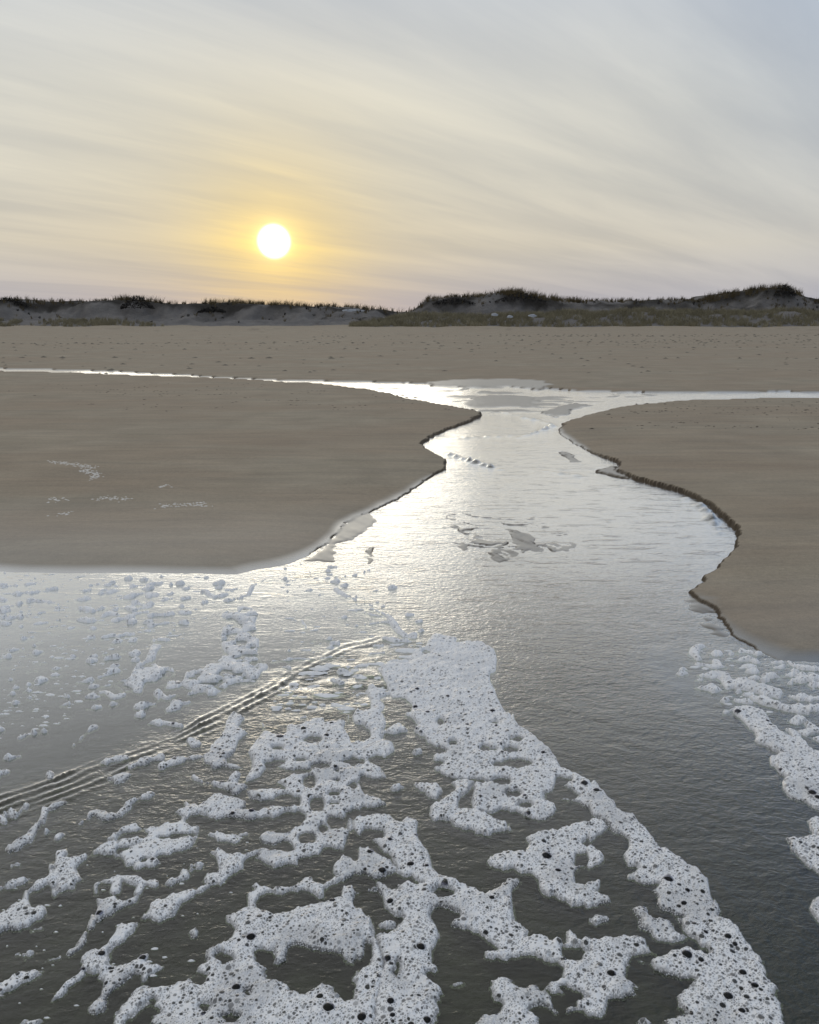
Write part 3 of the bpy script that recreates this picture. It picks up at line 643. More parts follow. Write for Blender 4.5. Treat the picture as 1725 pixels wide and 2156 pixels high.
foam_thing('large honeycombed foam raft at bottom centre around a dark pool', [
 'P G 715,970 760,910 820,830 860,770 910,745 950,775 1050,755 1130,720 1195,705 1230,670 1250,625 1300,590 1310,520 1370,480 1440,470 1470,430 1500,380 1440,330 1440,300 1500,290 1570,240 1565,160 1610,140 1590,110 1620,95 1660,120 1725,130 H 0,125 100,110 150,110 190,60 240,55 260,85 310,100 400,55 440,60 330,135 330,190 280,190 240,150 180,140 120,150 50,170 0,160 G 1680,150 1640,180 1610,220 1620,250 1725,290 H 30,290 150,250 330,210 440,190 460,130 500,115 545,150 520,190 500,220 560,260 620,310 640,400 640,440 660,460 705,600 650,900 645,1060 G 980,1060 980,940 1040,920 1000,880 970,880 1010,830 940,810 930,850 870,900 820,950 780,985 750,1050 690,1050',
 'H H 100,510 160,480 230,510 330,530 430,530 500,590 580,560 590,480 620,480 620,600 540,650 500,700 500,800 450,865 410,830 370,760 310,730 270,750 180,790 100,780 60,730 0,720 G 1670,720 1670,660 1620,600 1600,530 1630,510 1725,520 H 0,530 20,595 80,570',
 'O G 1415,575,62,45 1250,700,48,42 1560,790,22,25 1290,880,25,15 1460,950,50,25'], bubbles=1.15)
foam_thing('central foam column with a branching right arm ending in a claw at bottom', [
 'P E 480,730 490,670 560,650 660,640 725,645 750,690 800,700 850,668 900,690 890,760 910,810 960,850 990,900 1005,980 H 1020,20 1110,60 1180,100 1250,130 1340,165 1400,120 1470,60 1550,55 1560,90 1520,160 1530,250 1535,330 1610,400 1590,440 1640,425 1725,440 I 0,455 90,430 120,470 120,400 150,380 190,410 210,445 290,455 380,440 450,435 560,430 630,435 650,490 680,540 620,550 540,550 530,600 490,690 500,720 560,740 550,790 480,815 390,820 370,880 340,940 290,930 240,890 130,910 130,885 190,870 200,840 280,830 250,790 160,770 130,740 90,740 110,790 40,780 20,740 30,715 110,705 125,640 80,600 0,570 H 1725,580 1650,545 1560,555 1480,595 1340,570 1340,530 1400,510 1340,440 1260,380 1130,360 1140,335 1200,310 1180,280 1100,250 1010,245 990,300 1010,350 1050,390 1060,440 1000,520 1000,600 1040,640 1000,700 1040,750 1060,790 1010,850 1030,900 1000,990 1000,1060 640,1060 640,900 695,600 645,440 780,400 820,340 850,310 780,290 710,250 690,180 650,130 655,80 700,100 745,150 800,145 800,110 860,95 900,120 945,100 880,40 820,50 770,5 700,60 640,70 560,40 440,60 380,30 E 380,975 440,920 530,930 540,850 600,840 640,880 680,900 730,930 750,985 800,990 750,900 690,880 660,840 620,800 700,790 700,750 600,735 540,780 500,750',
 'H I 110,510 270,512 280,530 200,590 130,580', 'O H 1080,155,75,28 775,665,28,30 1000,680,18,22 788,600,12,28'], bubbles=.85)
foam_thing('knobbly foam patch with one large bubble at the bottom edge right of centre', ['P H 1380,715 1480,705 1570,750 1650,740 1725,780 I 0,800 40,840 50,880 90,885 60,900 0,870 H 1640,870 1610,915 1660,950 1660,1060 1270,1060 1270,1000 1330,940 1430,920 1440,870 1400,830'])
foam_thing('slanted foam patch beside the notch of the right streak', ['P I 540,255 640,235 655,290 700,320 780,335 800,400 870,430 850,460 760,460 670,440 650,410 590,380 590,320'])
foam_thing('open foam hook right of the middle, inside the bend of the streak', [
 'P F 380,700 330,680 190,690 90,725 20,755 -50,760 -130,790 -100,830 -130,880 -260,865 -330,890 -370,945 H 1390,5 1470,35 1500,10 1560,40 1620,30 1680,70 1690,130 1725,165 I 50,185 140,225 160,250 330,230 410,210 380,170 310,150 340,110 340,75 280,100 200,90 190,40 220,0 F 240,985 370,940 370,900 290,850 240,830 290,790 380,745 400,720', 'H F 190,960 200,900 250,895 290,930 260,960'])
foam_thing('compact foam patch below the sheet with scattered dark bubbles', ['P E 905,455 1000,445 1060,455 1080,500 1040,545 990,540 950,500'])
foam_thing('angular foam patch like a bent arm right of the middle', ['P E 990,590 1060,545 1140,505 1160,480 1130,440 1180,425 1250,435 1230,490 1190,510 1160,560 1160,610 1250,620 1340,640 1400,670 1490,680 1500,720 1520,745 1440,760 1380,760 1360,780 1300,760 1290,735 1200,730 1140,710 1130,680 1010,680 985,650'])
foam_thing('scalloped foam streak sweeping down to the right picture edge', ['P F 1180,0 1250,50 1310,110 1350,160 1330,180 1440,240 1480,265 1420,285 1430,330 1490,390 1530,410 1500,440 1510,490 1560,530 1640,560 1725,605 1830,660 1830,300 1725,260 1640,225 1580,180 1500,130 1430,80 1380,0 C 1350,970 1260,945 1180,950', 'S C 1150,985,14 1180,960,16'])
foam_thing('foam patch with a round bubble at the right edge under the scalloped streak', ['P F 1550,800 1640,795 1715,785 1675,690 1725,665 1830,680 1830,1090 1710,1000 1640,940 1580,880'])
foam_thing('foam patch cut by the right picture edge nearest the bottom', ['P I 1725,175 1690,210 1670,260 1700,310 1725,350 1830,390 1830,140'])
foam_thing('lumpy foam band on the smooth fan below the right sand bank', ['P C 1080,725 1130,730 1180,770 1240,770 1290,790 1400,820 1500,850 1470,890 1390,880 1300,845 1240,835 1160,835 1120,800', 'S C 1180,905,18 1270,915,20'], H=.014)
foam_thing('stretched foam band running parallel below the lumpy one at right', ['P C 1290,880 1380,890 1460,920 1560,950 1640,985 1500,970 1400,940 1330,915'], H=.014)
foam_thing('crescent of foam at the tip of the smooth fan', ['S C 990,565,12 945,575,20 930,610,20 960,645,16'])
foam_thing('short beaded foam strip below the crescent', ['S C 970,680,16 1040,690,14 1100,690,18 1080,660,10'])
foam_thing('bent foam strip close to the foot of the right sand bank', ['S C 1180,615,10 1230,590,20 1290,600,14', 'S C 1200,650,16 1280,645,16 1340,665,10'])
foam_thing('straight foam strip along the water line at the right edge', ['S C 1540,675,9 1600,695,15 1725,710,10 1830,715,10', 'S C 1570,720,16'])
foam_thing('loose ring of foam at the right edge beside the scalloped streak', ['S F 1540,110,10 1600,180,12 1640,220,18', 'S F 1670,80,14 1705,110,14 1640,130,18', 'S F 1720,170,18', 'S F 1600,40,22 1560,60,16'])
# rafts and strands on the wet flat at left
FL = dict(H=.015, rough=1.2, bubbles=.7)
foam_thing('ragged foam line at the left edge of the wet flat, topmost', ['S A -40,300,14 0,330,14 100,302,16 200,272,18 280,282,16 370,297,14 440,277,18 550,265,12', 'S A -20,260,16 30,275,14', 'S A -20,350,20 60,338,14', 'S A -20,395,12 30,375,8'], **FL)
foam_thing('foam raft with an arched back and flat base on the wet flat', ['S A 440,355,8 520,327,14 600,340,18 650,320,12', 'S A 350,400,8 430,395,14 540,402,24 640,402,12', 'S A 640,378,12 690,355,16 740,362,12'], **FL)
foam_thing('wavy foam strip with a knob on the wet flat', ['S A 730,330,12 800,320,14 850,335,10 900,320,12 980,290,10', 'S A 865,285,14 900,308,10'], **FL)
foam_thing('spindle of foam on the upper wet flat left of centre', ['S A 760,262,16 820,250,14 890,232,10'], **FL)
foam_thing('wide lumpy foam raft on the wet flat left of the stream mouth', ['S A 950,370,8 1040,365,18 1130,352,24 1210,352,18', 'S A 1140,312,20', 'S A 1235,295,10 1300,285,10'], **FL)
foam_thing('thin bar of foam just below the wide lumpy raft', ['S A 945,435,8 1000,425,9 1060,415,8'], **FL)
foam_thing('winged foam strip near the dry sand edge by the stream mouth', ['S A 1270,220,10 1300,215,14 1350,255,13 1430,235,6'], **FL)
foam_thing('slanting foam strand rising from the middle of the wet flat', ['S A 1010,520,22 1060,525,12', 'S A 1000,560,20 970,600,20 940,640,18 900,680,10'], **FL)
foam_thing('foam fan at the foot of the slanting strand', ['P A 870,700 960,690 1090,700 1100,740 1000,765 910,795 870,850 790,845 770,810 730,805 820,760'], H=.013, rough=1.3, thinness=.26)
foam_thing('wide frothy band running from the stream mouth down to the wave ridges', ['P A 1180,730 1290,700 1380,660 1450,600 1420,560 1410,500 1430,450 1500,410 1420,370 1440,350 1500,350 1490,310 1560,310 1640,360 1600,420 1640,500 1640,560 1620,600 1640,640 1700,690 1650,740 1600,790 1500,790 1420,800 1360,870 1280,860 1180,870 1230,840 1150,820 1040,835 1060,790 1150,780'], H=.013, rough=1.5, thinness=.32)
foam_thing('foam trail following the bank edge into the wet flat', ['S A 1440,275,12 1500,265,18 1560,240,14 1600,180,10 1660,150,11 1720,115,8'], H=.014, rough=1.3, thinness=.1)
foam_thing('branched foam strand low on the wet flat above the wave ridges', ['S A 660,850,18 720,890,18 790,870,10', 'S A 710,930,18'], **FL)
foam_thing('foam scrap with a pointed right wing above the wave ridges', ['S A 1010,860,18 1050,895,18 1110,870,7', 'P A 1090,905 1200,915 1130,965 1050,982 1040,960 1080,940'], **FL)
foam_thing('tilted foam strip in the middle of the wet flat', ['S A 640,757,10 700,727,20 740,720,10'], **FL)
foam_thing('thin foam trail by the right side of the left flat, below the stream bar', ['S B 480,120,18 540,110,18 600,82,14'], H=.013, rough=1.3)
foam_thing('short upright foam strip alone on the wet flat', ['S B 180,400,7 205,430,10 205,450,9'], **FL)
foam_thing('thin foam edging under the left bank corner', ['S B 60,75,6 120,62,7 180,45,7 260,50,6 370,62,6'], H=.012)
foam_thing('small dome of foam alone on the dark water at lower left', ['S G 1230,405,26 1232,425,18'])
foam_thing('foam islet alone in the bend of the right streak', ['S I 320,335,24 345,320,30 375,320,18'])
foam_thing('oblong foam islet between the flat raft and the Y-shaped strand', ['S D 1330,768,22 1400,785,28 1480,800,26'])
foam_thing('square foam scrap left of the double-looped cluster', ['S D 365,790,20 385,775,18'])
foam_thing('dumbbell of foam between the arched patch and the Y-shaped strand', ['S G 1060,95,12 1120,75,22 1165,50,28 1160,20,16', 'S G 1210,10,14 1260,-5,14'])
foam_thing('cone of foam cut by the bottom edge at far left', ['S G 150,1000,18 230,975,25 260,960,12'])
foam_thing('foam strip touching the upper side of the wave ridges', ['S D 960,65,18 1040,65,22 1160,88,15'], H=.015)
foam_thing('foam comma standing apart on the lower wet flat', ['S D 580,95,24 540,130,16 470,205,15'], H=.015)
foam_thing('low foam bar on the lower wet flat nearest the left edge', ['S D 130,158,12 180,135,14 280,120,14'], H=.015)
foam_thing('foam tuft sitting on the first wave ridge', ['S D 310,390,26 315,410,18'], H=.016)
foam_thing('foam lump cut by the left edge on the lower wet flat', ['S D 0,110,18 -30,100,24'], H=.015)
foam_thing('rough foam lump cut by the left edge just above the wave ridges', ['S D 20,378,26 -30,390,30'], H=.015)
foam_thing('froth lying across the wave ridges at the left edge', ['S D 60,640,26 110,650,16 150,590,16', 'S D -30,660,22 30,690,10'], H=.014, rough=1.4)

# single flecks: position and half size in tile pixels
FLECK = {'A': '''180,172,50,10 230,222,38,11 330,203,48,14 435,240,33,10 550,210,20,6 630,232,25,8 720,218,45,13 600,175,22,7 750,180,18,7 715,162,15,4 675,178,15,5 890,148,20,6 1018,123,15,4 860,183,14,6 935,198,35,13
 990,168,40,12 1115,170,48,15 1210,165,16,6 1185,198,20,10 1375,168,25,12 1470,203,35,10 970,240,25,20 1090,230,30,12 1185,258,40,14 1040,272,22,8 1375,195,12,4 60,185,45,10 20,175,40,8 120,230,45,18 370,320,25,15
 265,352,24,12 160,342,20,6 265,418,40,18 338,440,28,10 445,448,32,20 120,440,18,5 595,450,15,6 680,502,45,11 770,390,50,18 828,412,25,9 925,415,22,10 890,352,20,8 1150,418,35,16 780,495,30,14 750,530,28,13
 165,512,35,10 480,550,28,6 390,572,25,7 100,585,25,12 575,510,16,7 30,635,35,12 590,628,20,7 575,658,24,12 355,705,25,14 350,745,22,18 440,880,25,14 495,853,22,8 560,885,26,18 585,820,20,10 430,928,38,14
 98,920,18,9 70,865,15,7 105,825,14,6 210,842,16,5 605,950,20,9 670,812,22,7 720,690,18,8 280,665,16,4 205,563,16,4 360,640,15,8 880,812,16,10 825,528,12,6 100,382,40,20 40,420,40,13 845,612,32,14 700,640,46,12
 460,630,38,18 230,605,38,14 255,780,25,24 530,785,44,16 905,940,46,18 465,210,18,6 290,178,14,4 225,135,22,4 340,138,18,4 480,128,16,3 45,98,20,3 650,210,16,4 1080,262,16,5 805,138,12,3 1305,130,10,3 1235,128,12,3
 400,540,14,4 255,532,10,3 345,560,10,3 160,845,16,5 185,805,18,5 55,778,12,4 180,888,12,4 655,608,14,4 790,600,14,3 850,652,14,5 1100,462,14,4 1075,485,10,3 915,468,12,5 450,585,12,4 205,716,12,4 600,885,14,5 540,958,14,5''',
 'B': '''120,148,34,8 50,142,38,10 222,212,30,10 150,262,20,5 108,215,18,6 15,280,22,8 240,97,12,4 330,90,18,5 325,135,20,7 388,155,14,6 285,550,20,8 350,572,20,8 265,525,14,5 340,520,18,6 300,240,22,8 750,192,18,4
 650,210,22,6 928,405,14,5 860,365,12,4 945,465,14,6 880,490,14,6 880,505,12,5 125,245,14,5 265,265,12,4 380,545,16,6 300,230,14,6 215,372,14,5 150,105,14,4 20,105,20,7 460,380,12,4 490,395,12,4 690,310,14,5 300,520,10,4 105,590,10,4''',
 'C': '''1020,828,36,16 1075,838,14,14 855,735,34,9 1085,610,20,12 1280,690,24,12 1305,724,26,14 1420,755,34,18 1345,610,16,9 1320,768,26,12 1380,780,22,9 1210,852,18,7 1275,868,22,8 1470,698,26,8 1500,690,16,6 1545,745,34,9 1590,780,26,12
 1690,770,34,20 1710,808,22,12 1600,885,38,12 1690,893,40,9 1575,945,24,12 1690,955,36,18 1035,748,48,16 1140,908,26,9 985,775,10,4 870,708,12,4 1245,778,18,10 1465,665,24,6 1605,748,12,5 1540,800,10,4''',
 'D': '''885,15,24,10 530,65,16,5 70,285,32,16 310,750,18,8 1545,768,16,9 1240,965,36,14 100,960,12,5''',
 'G': '''330,578,30,9 180,540,16,9 95,545,14,5 230,385,16,8''', 'H': '''1160,730,28,18 710,358,26,20 680,425,24,12 625,135,30,12''', 'I': '''610,978,20,12''', 'E': '''780,475,28,9 915,250,20,9 190,30,20,8'''}
LAND = {'A': [('the arched-back raft', 540, 380), ('the wavy strip with a knob', 850, 325), ('the wide lumpy raft', 1100, 350), ('the winged strip', 1340, 235), ('the spindle of foam', 820, 250), ('the slanting strand', 980, 590),
  ('the foam fan', 950, 745), ('the ragged top line', 260, 280), ('the branched strand', 720, 885), ('the tilted strip', 690, 730), ('the thin bar', 1000, 428), ('the pointed-wing scrap', 1060, 900), ('the frothy band', 1400, 700)],
 'B': [('the upright strip', 195, 425), ('the thin edging', 200, 60), ('the thin foam trail', 540, 105), ('the broad sheet', 1100, 600), ('the wave ridge head', 560, 545)],
 'C': [('the lumpy band', 1300, 820), ('the crescent', 950, 600), ('the beaded strip', 1030, 680), ('the bent strip', 1260, 635), ('the straight water-line strip', 1620, 695), ('the stretched band', 1450, 930)],
 'D': [('the wave ridges', 700, 340), ('the looped cluster', 950, 830), ('the hooked strand', 620, 650), ('the left-edge strand', 240, 740)], 'G': [('the star-shaped patch', 650, 600), ('the boot-shaped patch', 680, 230)],
 'H': [('the central column', 900, 450), ('the honeycombed raft', 500, 400)], 'I': [('the open claw', 350, 600)], 'E': [('the widest raft', 400, 300), ('the broad sheet', 1200, 250)]}
USED = set()
def fleck_label(t, x, y, rx, ry):
    size = 'tiny' if rx < 13 else 'small' if rx < 24 else 'mid-sized' if rx < 38 else 'large'
    form = 'round' if rx/ry < 1.5 else 'oval' if rx/ry < 2.6 else 'long' if rx/ry < 4 else 'thin'
    lm = sorted(LAND[t], key=lambda q: math.hypot(q[1]-x, (q[2]-y)*1.8))
    for nick, lx, ly in lm[:5]:
        ddx, ddy = x-lx, y-ly; dd = math.hypot(ddx, ddy*1.8)
        a = math.degrees(math.atan2(-ddy*1.8, ddx)) % 360
        dr = ['right of', 'above right of', 'above', 'above left of', 'left of', 'below left of', 'below', 'below right of'][int((a+22.5)//45) % 8]
        far = 'close' if dd < 130 else 'a short way' if dd < 320 else 'far'
        L = '%s %s foam fleck %s %s %s' % (size, form, far, dr, nick)
        if L not in USED: USED.add(L); return L
    return '%s %s foam fleck near %s' % (size, form, lm[0][0])
RUNGS = {'B': [('450,180,16 490,170,14', .9), ('390,205,7 440,232,9 490,262,9 520,275,8', 1), ('500,302,6 580,295,6', 1), ('490,335,7 560,345,8 620,365,9 680,375,8', 1), ('520,435,10 600,425,7 690,410,7 740,415,10', 1), ('480,215,9', 1),
  ('560,320,10 640,330,9 720,370,12 760,420,16 800,470,16 830,500,12', 1), ('520,250,9 535,252,7', 1), ('650,285,8 670,287,6', 1), ('545,200,9 560,205,8', 1), ('570,262,9 590,262,8', 1), ('600,300,8 625,305,7', 1),
  ('700,515,14 770,530,16 840,530,12', 1), ('560,692,10 600,672,12', 1), ('600,612,9 700,605,9', 1), ('380,780,18 430,800,14', 1), ('480,700,10 540,690,8', 1), ('640,560,10 690,555,8', 1), ('430,720,12 500,735,9', 1),
  ('300,640,8 360,632,7', 1), ('0,655,10 80,650,12 150,640,10 240,645,8', 1), ('60,690,12 110,700,8', 1), ('520,760,12 570,745,9', 1)],
  'C': [('1180,960,16 1150,985,12', 1)]}
for t, rl in RUNGS.items():
    for st, rg in rl:
        me, _ = foam_mesh('foam_fleck', ['S %s %s' % (t, st)], H=.011, rough=.7, big=False)
        p = parse(st); x = sum(q[0] for q in p)/len(p); y = sum(q[1] for q in p)/len(p); rx = (p[-1][0]-p[0][0])/2+10
        if me: tag(link('foam_fleck', me), fleck_label(t, x, y, abs(rx), 9), 'sea foam', 'foam flecks on the wet sand')
for t, s in FLECK.items():
    for (x, y, rx, ry) in parse(s):
        st = 'S %s ' % t + ' '.join('%.1f,%.1f,%.1f' % (x+rx*(u-.5)*1.5, y-rx*(u-.5)*.22+random.uniform(-.2, .2)*ry, max(3.0, ry*random.uniform(1.15, 1.75))*(1-.5*abs(u-.5))) for u in np.linspace(0, 1, 4))
        me, _ = foam_mesh('foam_fleck', [st], H=.015, rough=1.15, big=False, bubbles=.5)
        if me: tag(link('foam_fleck', me), fleck_label(t, x, y, rx, ry), 'sea foam', 'foam flecks on the wet sand')
# uncountable specks and froth crumbs
def specks(name, poly, n, rmin, rmax, hr):
    P = [p[:2] for p in poly]; xs = [p[0] for p in P]; ys = [p[1] for p in P]
    V = []; F = []; c = 0
    while c < n:
        x = random.uniform(min(xs), max(xs)); y = random.uniform(min(ys), max(ys))
        if not inside(np.array([x]), np.array([y]), P)[0]: continue
        c += 1
        gx, gy = unproj(x, y, ZW); r = rmin+(rmax-rmin)*random.random()**3; ax = random.uniform(1, 3.4); o = len(V); m = 8
        for k in range(m):
            a = 2*math.pi*k/m; rr = r*random.uniform(.7, 1.25)
            V.append((gx+ax*rr*math.cos(a), gy+rr*math.sin(a), ZW-.002))
        for k in range(m):
            a = 2*math.pi*k/m; rr = r*random.uniform(.5, .75)
            V.append((gx+ax*rr*math.cos(a), gy+rr*math.sin(a), ZW+r*hr*random.uniform(.5, 1)))
        V.append((gx, gy, ZW+r*hr*1.05)); 
        for k in range(m):
            k2 = (k+1) % m
            F += [(o+k, o+k2, o+m+k2, o+m+k), (o+m+k, o+m+k2, o+2*m)]
    me = bpy.data.meshes.new(name); me.from_pydata(V, [], F); me.materials.append(m_foam)
    for p in me.polygons: p.use_smooth = True
    tag(link(name, me), kind='stuff')
def TP(t, s): return shape('P %s %s' % (t, s))[1]
specks('foam_specks', TP('A', '0,95 700,95 1600,130 1500,250 1350,450 900,620 600,900 300,1100 0,1150'), 360, .003, .013, .3)
specks('foam_specks', TP('B', '0,130 380,60 600,300 700,520 400,640 250,620 0,500'), 90, .003, .014, .35)
specks('foam_froth', TP('B', '300,680 640,540 950,520 900,650 650,900 500,982 0,982 0,860'), 130, .006, .026, .3)
specks('foam_specks', TP('C', '880,530 1250,570 1725,650 1725,980 1150,980 960,760'), 60, .003, .013, .4)
specks('foam_specks', TP('G', '0,0 1725,-300 1500,300 1100,700 300,982 0,982'), 60, .002, .0045, .5)

# ------------------------------------------------------------------ dunes
DY0, DYC = 107.0, 120.0
def crest_z(px, Yc): # picture crest line to height at distance Yc
    d = [pixdir(x, y) for x, y in px]
    return [(q[0]/q[1]*Yc, EYE+q[2]/q[1]*Yc) for q in d]
CREST_L = crest_z(parse('-500,640 -300,632 -100,636 0,633 45,630 90,633 170,634 240,633 290,629 330,637 400,640 450,638 510,638 560,641 640,644 700,645 770,650 840,656 900,664 1000,668 1500,668 2400,668'), DYC)
CREST_R = crest_z(parse('-500,668 700,668 815,666 845,662 870,652 900,629 940,626 1000,624 1060,618 1075,616 1110,620 1150,625 1195,632 1250,635 1320,634 1400,631 1470,634 1520,621 1560,613 1620,607 1650,606 1670,613 1700,624 1725,629 1850,630 2000,622 2200,634 2400,630'), DYC-4)
def dune(name, crest, y0, yc, nx, x0, x1, seed, front):
    xs = np.linspace(x0, x1, nx); ys = np.concatenate([np.linspace(y0-6, yc+1, 56), np.linspace(yc+2, yc+45, 14)])
    X, Y = np.meshgrid(xs, ys); cz = np.interp(X, [c[0] for c in crest], [c[1] for c in crest])+fbm(X*.5, Y*0, 3, seed+9)*.22
    u = (Y-y0)/(yc-y0)+fbm(X*.12, Y*.2, 3, seed)*.22
    prof = front(np.clip(u, 0, 1))*np.where(u < 0, 0, 1)
    prof = np.where(Y > yc, 1-.65*sstep(yc+1, yc+45, Y), prof)
    Z = cz*prof*(1+0*X)
    mid = np.clip(prof*(1-prof)*4, 0, 1)
    Z += mid*(fbm(X*.4, Y*.5, 4, seed+2)*.8+fbm(X*1.3, Y*1.3, 4, seed+3)*.4)
    Z = np.where((Y <= yc), np.minimum(Z, cz), Z); Z = np.where(u <= 0, -.25+0*Z, Z)
    nearcrest = sstep(.50, .9, prof+fbm(X*.35, Y*.5, 3, seed+5)*.35)
    veg = nearcrest*sstep(-.35, .02, fbm(X*.28, Y*.6, 4, seed+6)+.25*fbm(X*.06, Y*.05, 2, seed+8))*.97
    me = grid_mesh(name, X, Y, Z, m_dune, attrs={'veg': veg})
    tag(link(name, me), kind='structure')
    def zf(x, y):
        i = int(np.clip((x-x0)/(x1-x0)*(nx-1), 0, nx-1)); j = int(np.clip(np.interp(y, ys, np.arange(len(ys))), 0, len(ys)-1)); return Z[j, i], prof[j, i]
    return zf
f1 = lambda u: .22*sstep(0, .45, u)+.78*sstep(.42, .95, u)
f2 = lambda u: .30*sstep(0, .5, u)+.70*sstep(.35, 1.0, u)
zl = dune('dune', CREST_L, DY0+2, DYC, 420, -95, 40, 3, f1)
zr = dune('dune', CREST_R, DY0, DYC-4, 420, -12, 95, 43, f2)
# foredune hummocks that carry the grass belts
def hummock(xa, xb, y0, y1, hz, seed):
    xs = np.linspace(xa, xb, 160); ys = np.linspace(y0, y1, 26); X, Y = np.meshgrid(xs, ys)
    u = (X-xa)/(xb-xa); v = (Y-y0)/(y1-y0)
    Z = hz*np.interp(u, [0, .06, .3, .9, 1], [0, .6, 1, .9, 0])*sstep(0, .75, v)*sstep(1.0, .9, v)*(1+.35*fbm(X*.25, Y*.4, 3, seed))-.06
    me = grid_mesh('foredune', X, Y, Z, m_dune, attrs={'veg': np.zeros(X.shape)})
    tag(link('foredune', me), kind='structure')
    def zf(x, y):
        i = np.clip((x-xa)/(xb-xa)*159, 0, 158.9); j = np.clip((y-y0)/(y1-y0)*25, 0, 24.9)
        return Z[int(j), int(i)]
    return zf
XR0 = unproj(735, 684)[0]*103/unproj(735, 684)[1]
hr = hummock(XR0, 100, 100, 110.5, 1.75, 5)
hl = hummock(-100, unproj(330, 684)[0]*103/unproj(330, 684)[1], 103, 110.5, .75, 6)
def blades(name, tufts, mat, hmin, hmax, per, width, lean=.35):
    V = []; F = []
    for (x, y, z, s) in tufts:
        for k in range(per):
            a = random.uniform(0, 2*math.pi); r = random.uniform(0, .28)*s; bx, by = x+r*math.cos(a), y+r*math.sin(a)
            h = random.uniform(hmin, hmax)*s; l = random.gauss(.12, lean)*h; ly = random.gauss(0, .2)*h
            w = width*random.uniform(.6, 1.2); o = len(V); t = random.uniform(-.6, .6)
            V += [(bx-w, by-w*t, z-.1), (bx+w, by+w*t, z-.1), (bx+l*.4+w*.7, by+ly*.3, z+h*.6), (bx+l*.4-w*.7, by+ly*.3, z+h*.6), (bx+l, by+ly, z+h*.97)]
            F += [(o, o+1, o+2, o+3), (o+3, o+2, o+4)]
    me = bpy.data.meshes.new(name); me.from_pydata(V, [], F); me.materials.append(mat)
    tag(link(name, me), kind='stuff'); return me
tf = []
while len(tf) < 4200:
    x = random.uniform(XR0, 75); y = 100.3+9.2*random.random()**.8
    if vnoise(np.array([x*.5]), np.array([y*.6]), 4)[0] < .27+.25*(y < 101.3): continue
    u = (x-XR0)/(75-XR0)
    tf.append((x, y, hr(x, y), random.uniform(.6, 1.15)))
blades('dune_grass', tf, m_grass, .35, .85, 13, .022)
tf = []
xe = unproj(330, 684)[0]*103/unproj(330, 684)[1]
while len(tf) < 1100:
    x = random.uniform(-75, xe); y = random.uniform(103.5, 110)
    if random.random() < (x-(-40))/(xe+40)*.9 or vnoise(np.array([x*.5]), np.array([y*.6]), 4)[0] < .34: continue
    tf.append((x, y, hl(x, y), random.uniform(.5, 1.0)))
blades('dune_grass', tf, m_grass, .35, .75, 12, .022)
def crest_tufts(crest, yc, segs):
    out_ = []
    for x0p, x1p, n, s in segs:
        for _ in range(n):
            xp = random.uniform(x0p, x1p); x = (xp-862.5)/FPX/CP*yc*1.0
            x = pixdir(xp, 640); x = x[0]/x[1]*yc
            z = np.interp(x, [c[0] for c in crest], [c[1] for c in crest])
            y = yc+random.uniform(-1.6, .6)
            out_.append((x, y, z-.12-max(0, (yc-y))*.22, s*random.uniform(.6, 1.25)))
    return out_
cl = crest_tufts(CREST_L, DYC, [(-60, 60, 60, .9), (60, 260, 90, .7), (240, 340, 90, 1.1), (340, 450, 30, .7), (430, 620, 190, 1.0), (620, 790, 130, .9), (760, 850, 30, .9)])
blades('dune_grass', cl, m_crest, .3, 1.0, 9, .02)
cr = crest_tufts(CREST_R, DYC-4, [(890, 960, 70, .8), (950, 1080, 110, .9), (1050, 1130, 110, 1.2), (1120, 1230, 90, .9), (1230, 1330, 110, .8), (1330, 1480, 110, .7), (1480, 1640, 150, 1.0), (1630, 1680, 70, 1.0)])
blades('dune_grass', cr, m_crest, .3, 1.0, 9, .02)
tf = []
while len(tf) < 700:
    right_ = random.random() < .55
    x = random.uniform(0, 75) if right_ else random.uniform(-72, 2); y = random.uniform(DY0+3, DYC-4 if right_ else DYC)
    z, p = (zr if right_ else zl)(x, y)
    if z < .3 or vnoise(np.array([x*.22]), np.array([y*.4]), 14)[0]+.5*p < .78: continue
    tf.append((x, y, z, random.uniform(.5, 1.1)))
blades('dune_grass', tf[:350], m_crest, .3, .8, 10, .025)
blades('dune_grass', tf[350:500], m_shrub, .2, .5, 12, .03)
def shrub(px, py, Y, w, h, label):
    d = pixdir(px, py); x = d[0]/d[1]*Y; z = EYE+d[2]/d[1]*Y
    V = []; F = []
    for k in range(420):
        a = random.uniform(0, math.pi*2); e = random.random()**.6; u = random.uniform(-1, 1)
        cx = x+u*w; hh = h*(1-abs(u)**1.6); cy = Y-.6+random.uniform(-.8, .8); cz = z-.15+hh*random.random()**.7-.25*h
        s = random.uniform(.08, .24); o = len(V)
        b1 = Vector((random.gauss(0, 1), random.gauss(0, 1), random.gauss(0, 1))).normalized()*s; b2 = b1.orthogonal().normalized()*s*.45
        c = Vector((cx, cy, cz)); V += [tuple(c-b1), tuple(c+b2), tuple(c+b1), tuple(c-b2)]; F.append((o, o+1, o+2, o+3))
    me = bpy.data.meshes.new('beach_shrub'); me.from_pydata(V, [], F); me.materials.append(m_shrub)
    tag(link('beach_shrub', me), label, 'shrub')
shrub(22, 636, DYC-2, 2.6, 1.1, 'dark low shrub on the dune crest at the far left')
shrub(292, 640, DYC-4, 2.2, 1.7, 'dark rounded shrub on the left dune below the sun')
shrub(1648, 614, DYC-5.5, 1.5, 1.4, 'dark shrub on top of the highest dune knob at right')
shrub(1095, 628, DYC-6, 3.4, 1.2, 'dark shrub along the brow of the central dune')
shrub(955, 634, DYC-6, 2.8, .8, 'low dark shrub near the left end of the central dune')
shrub(448, 652, DYC-5, 1.8, .7, 'low dark shrub halfway up the left dune right of the sun')
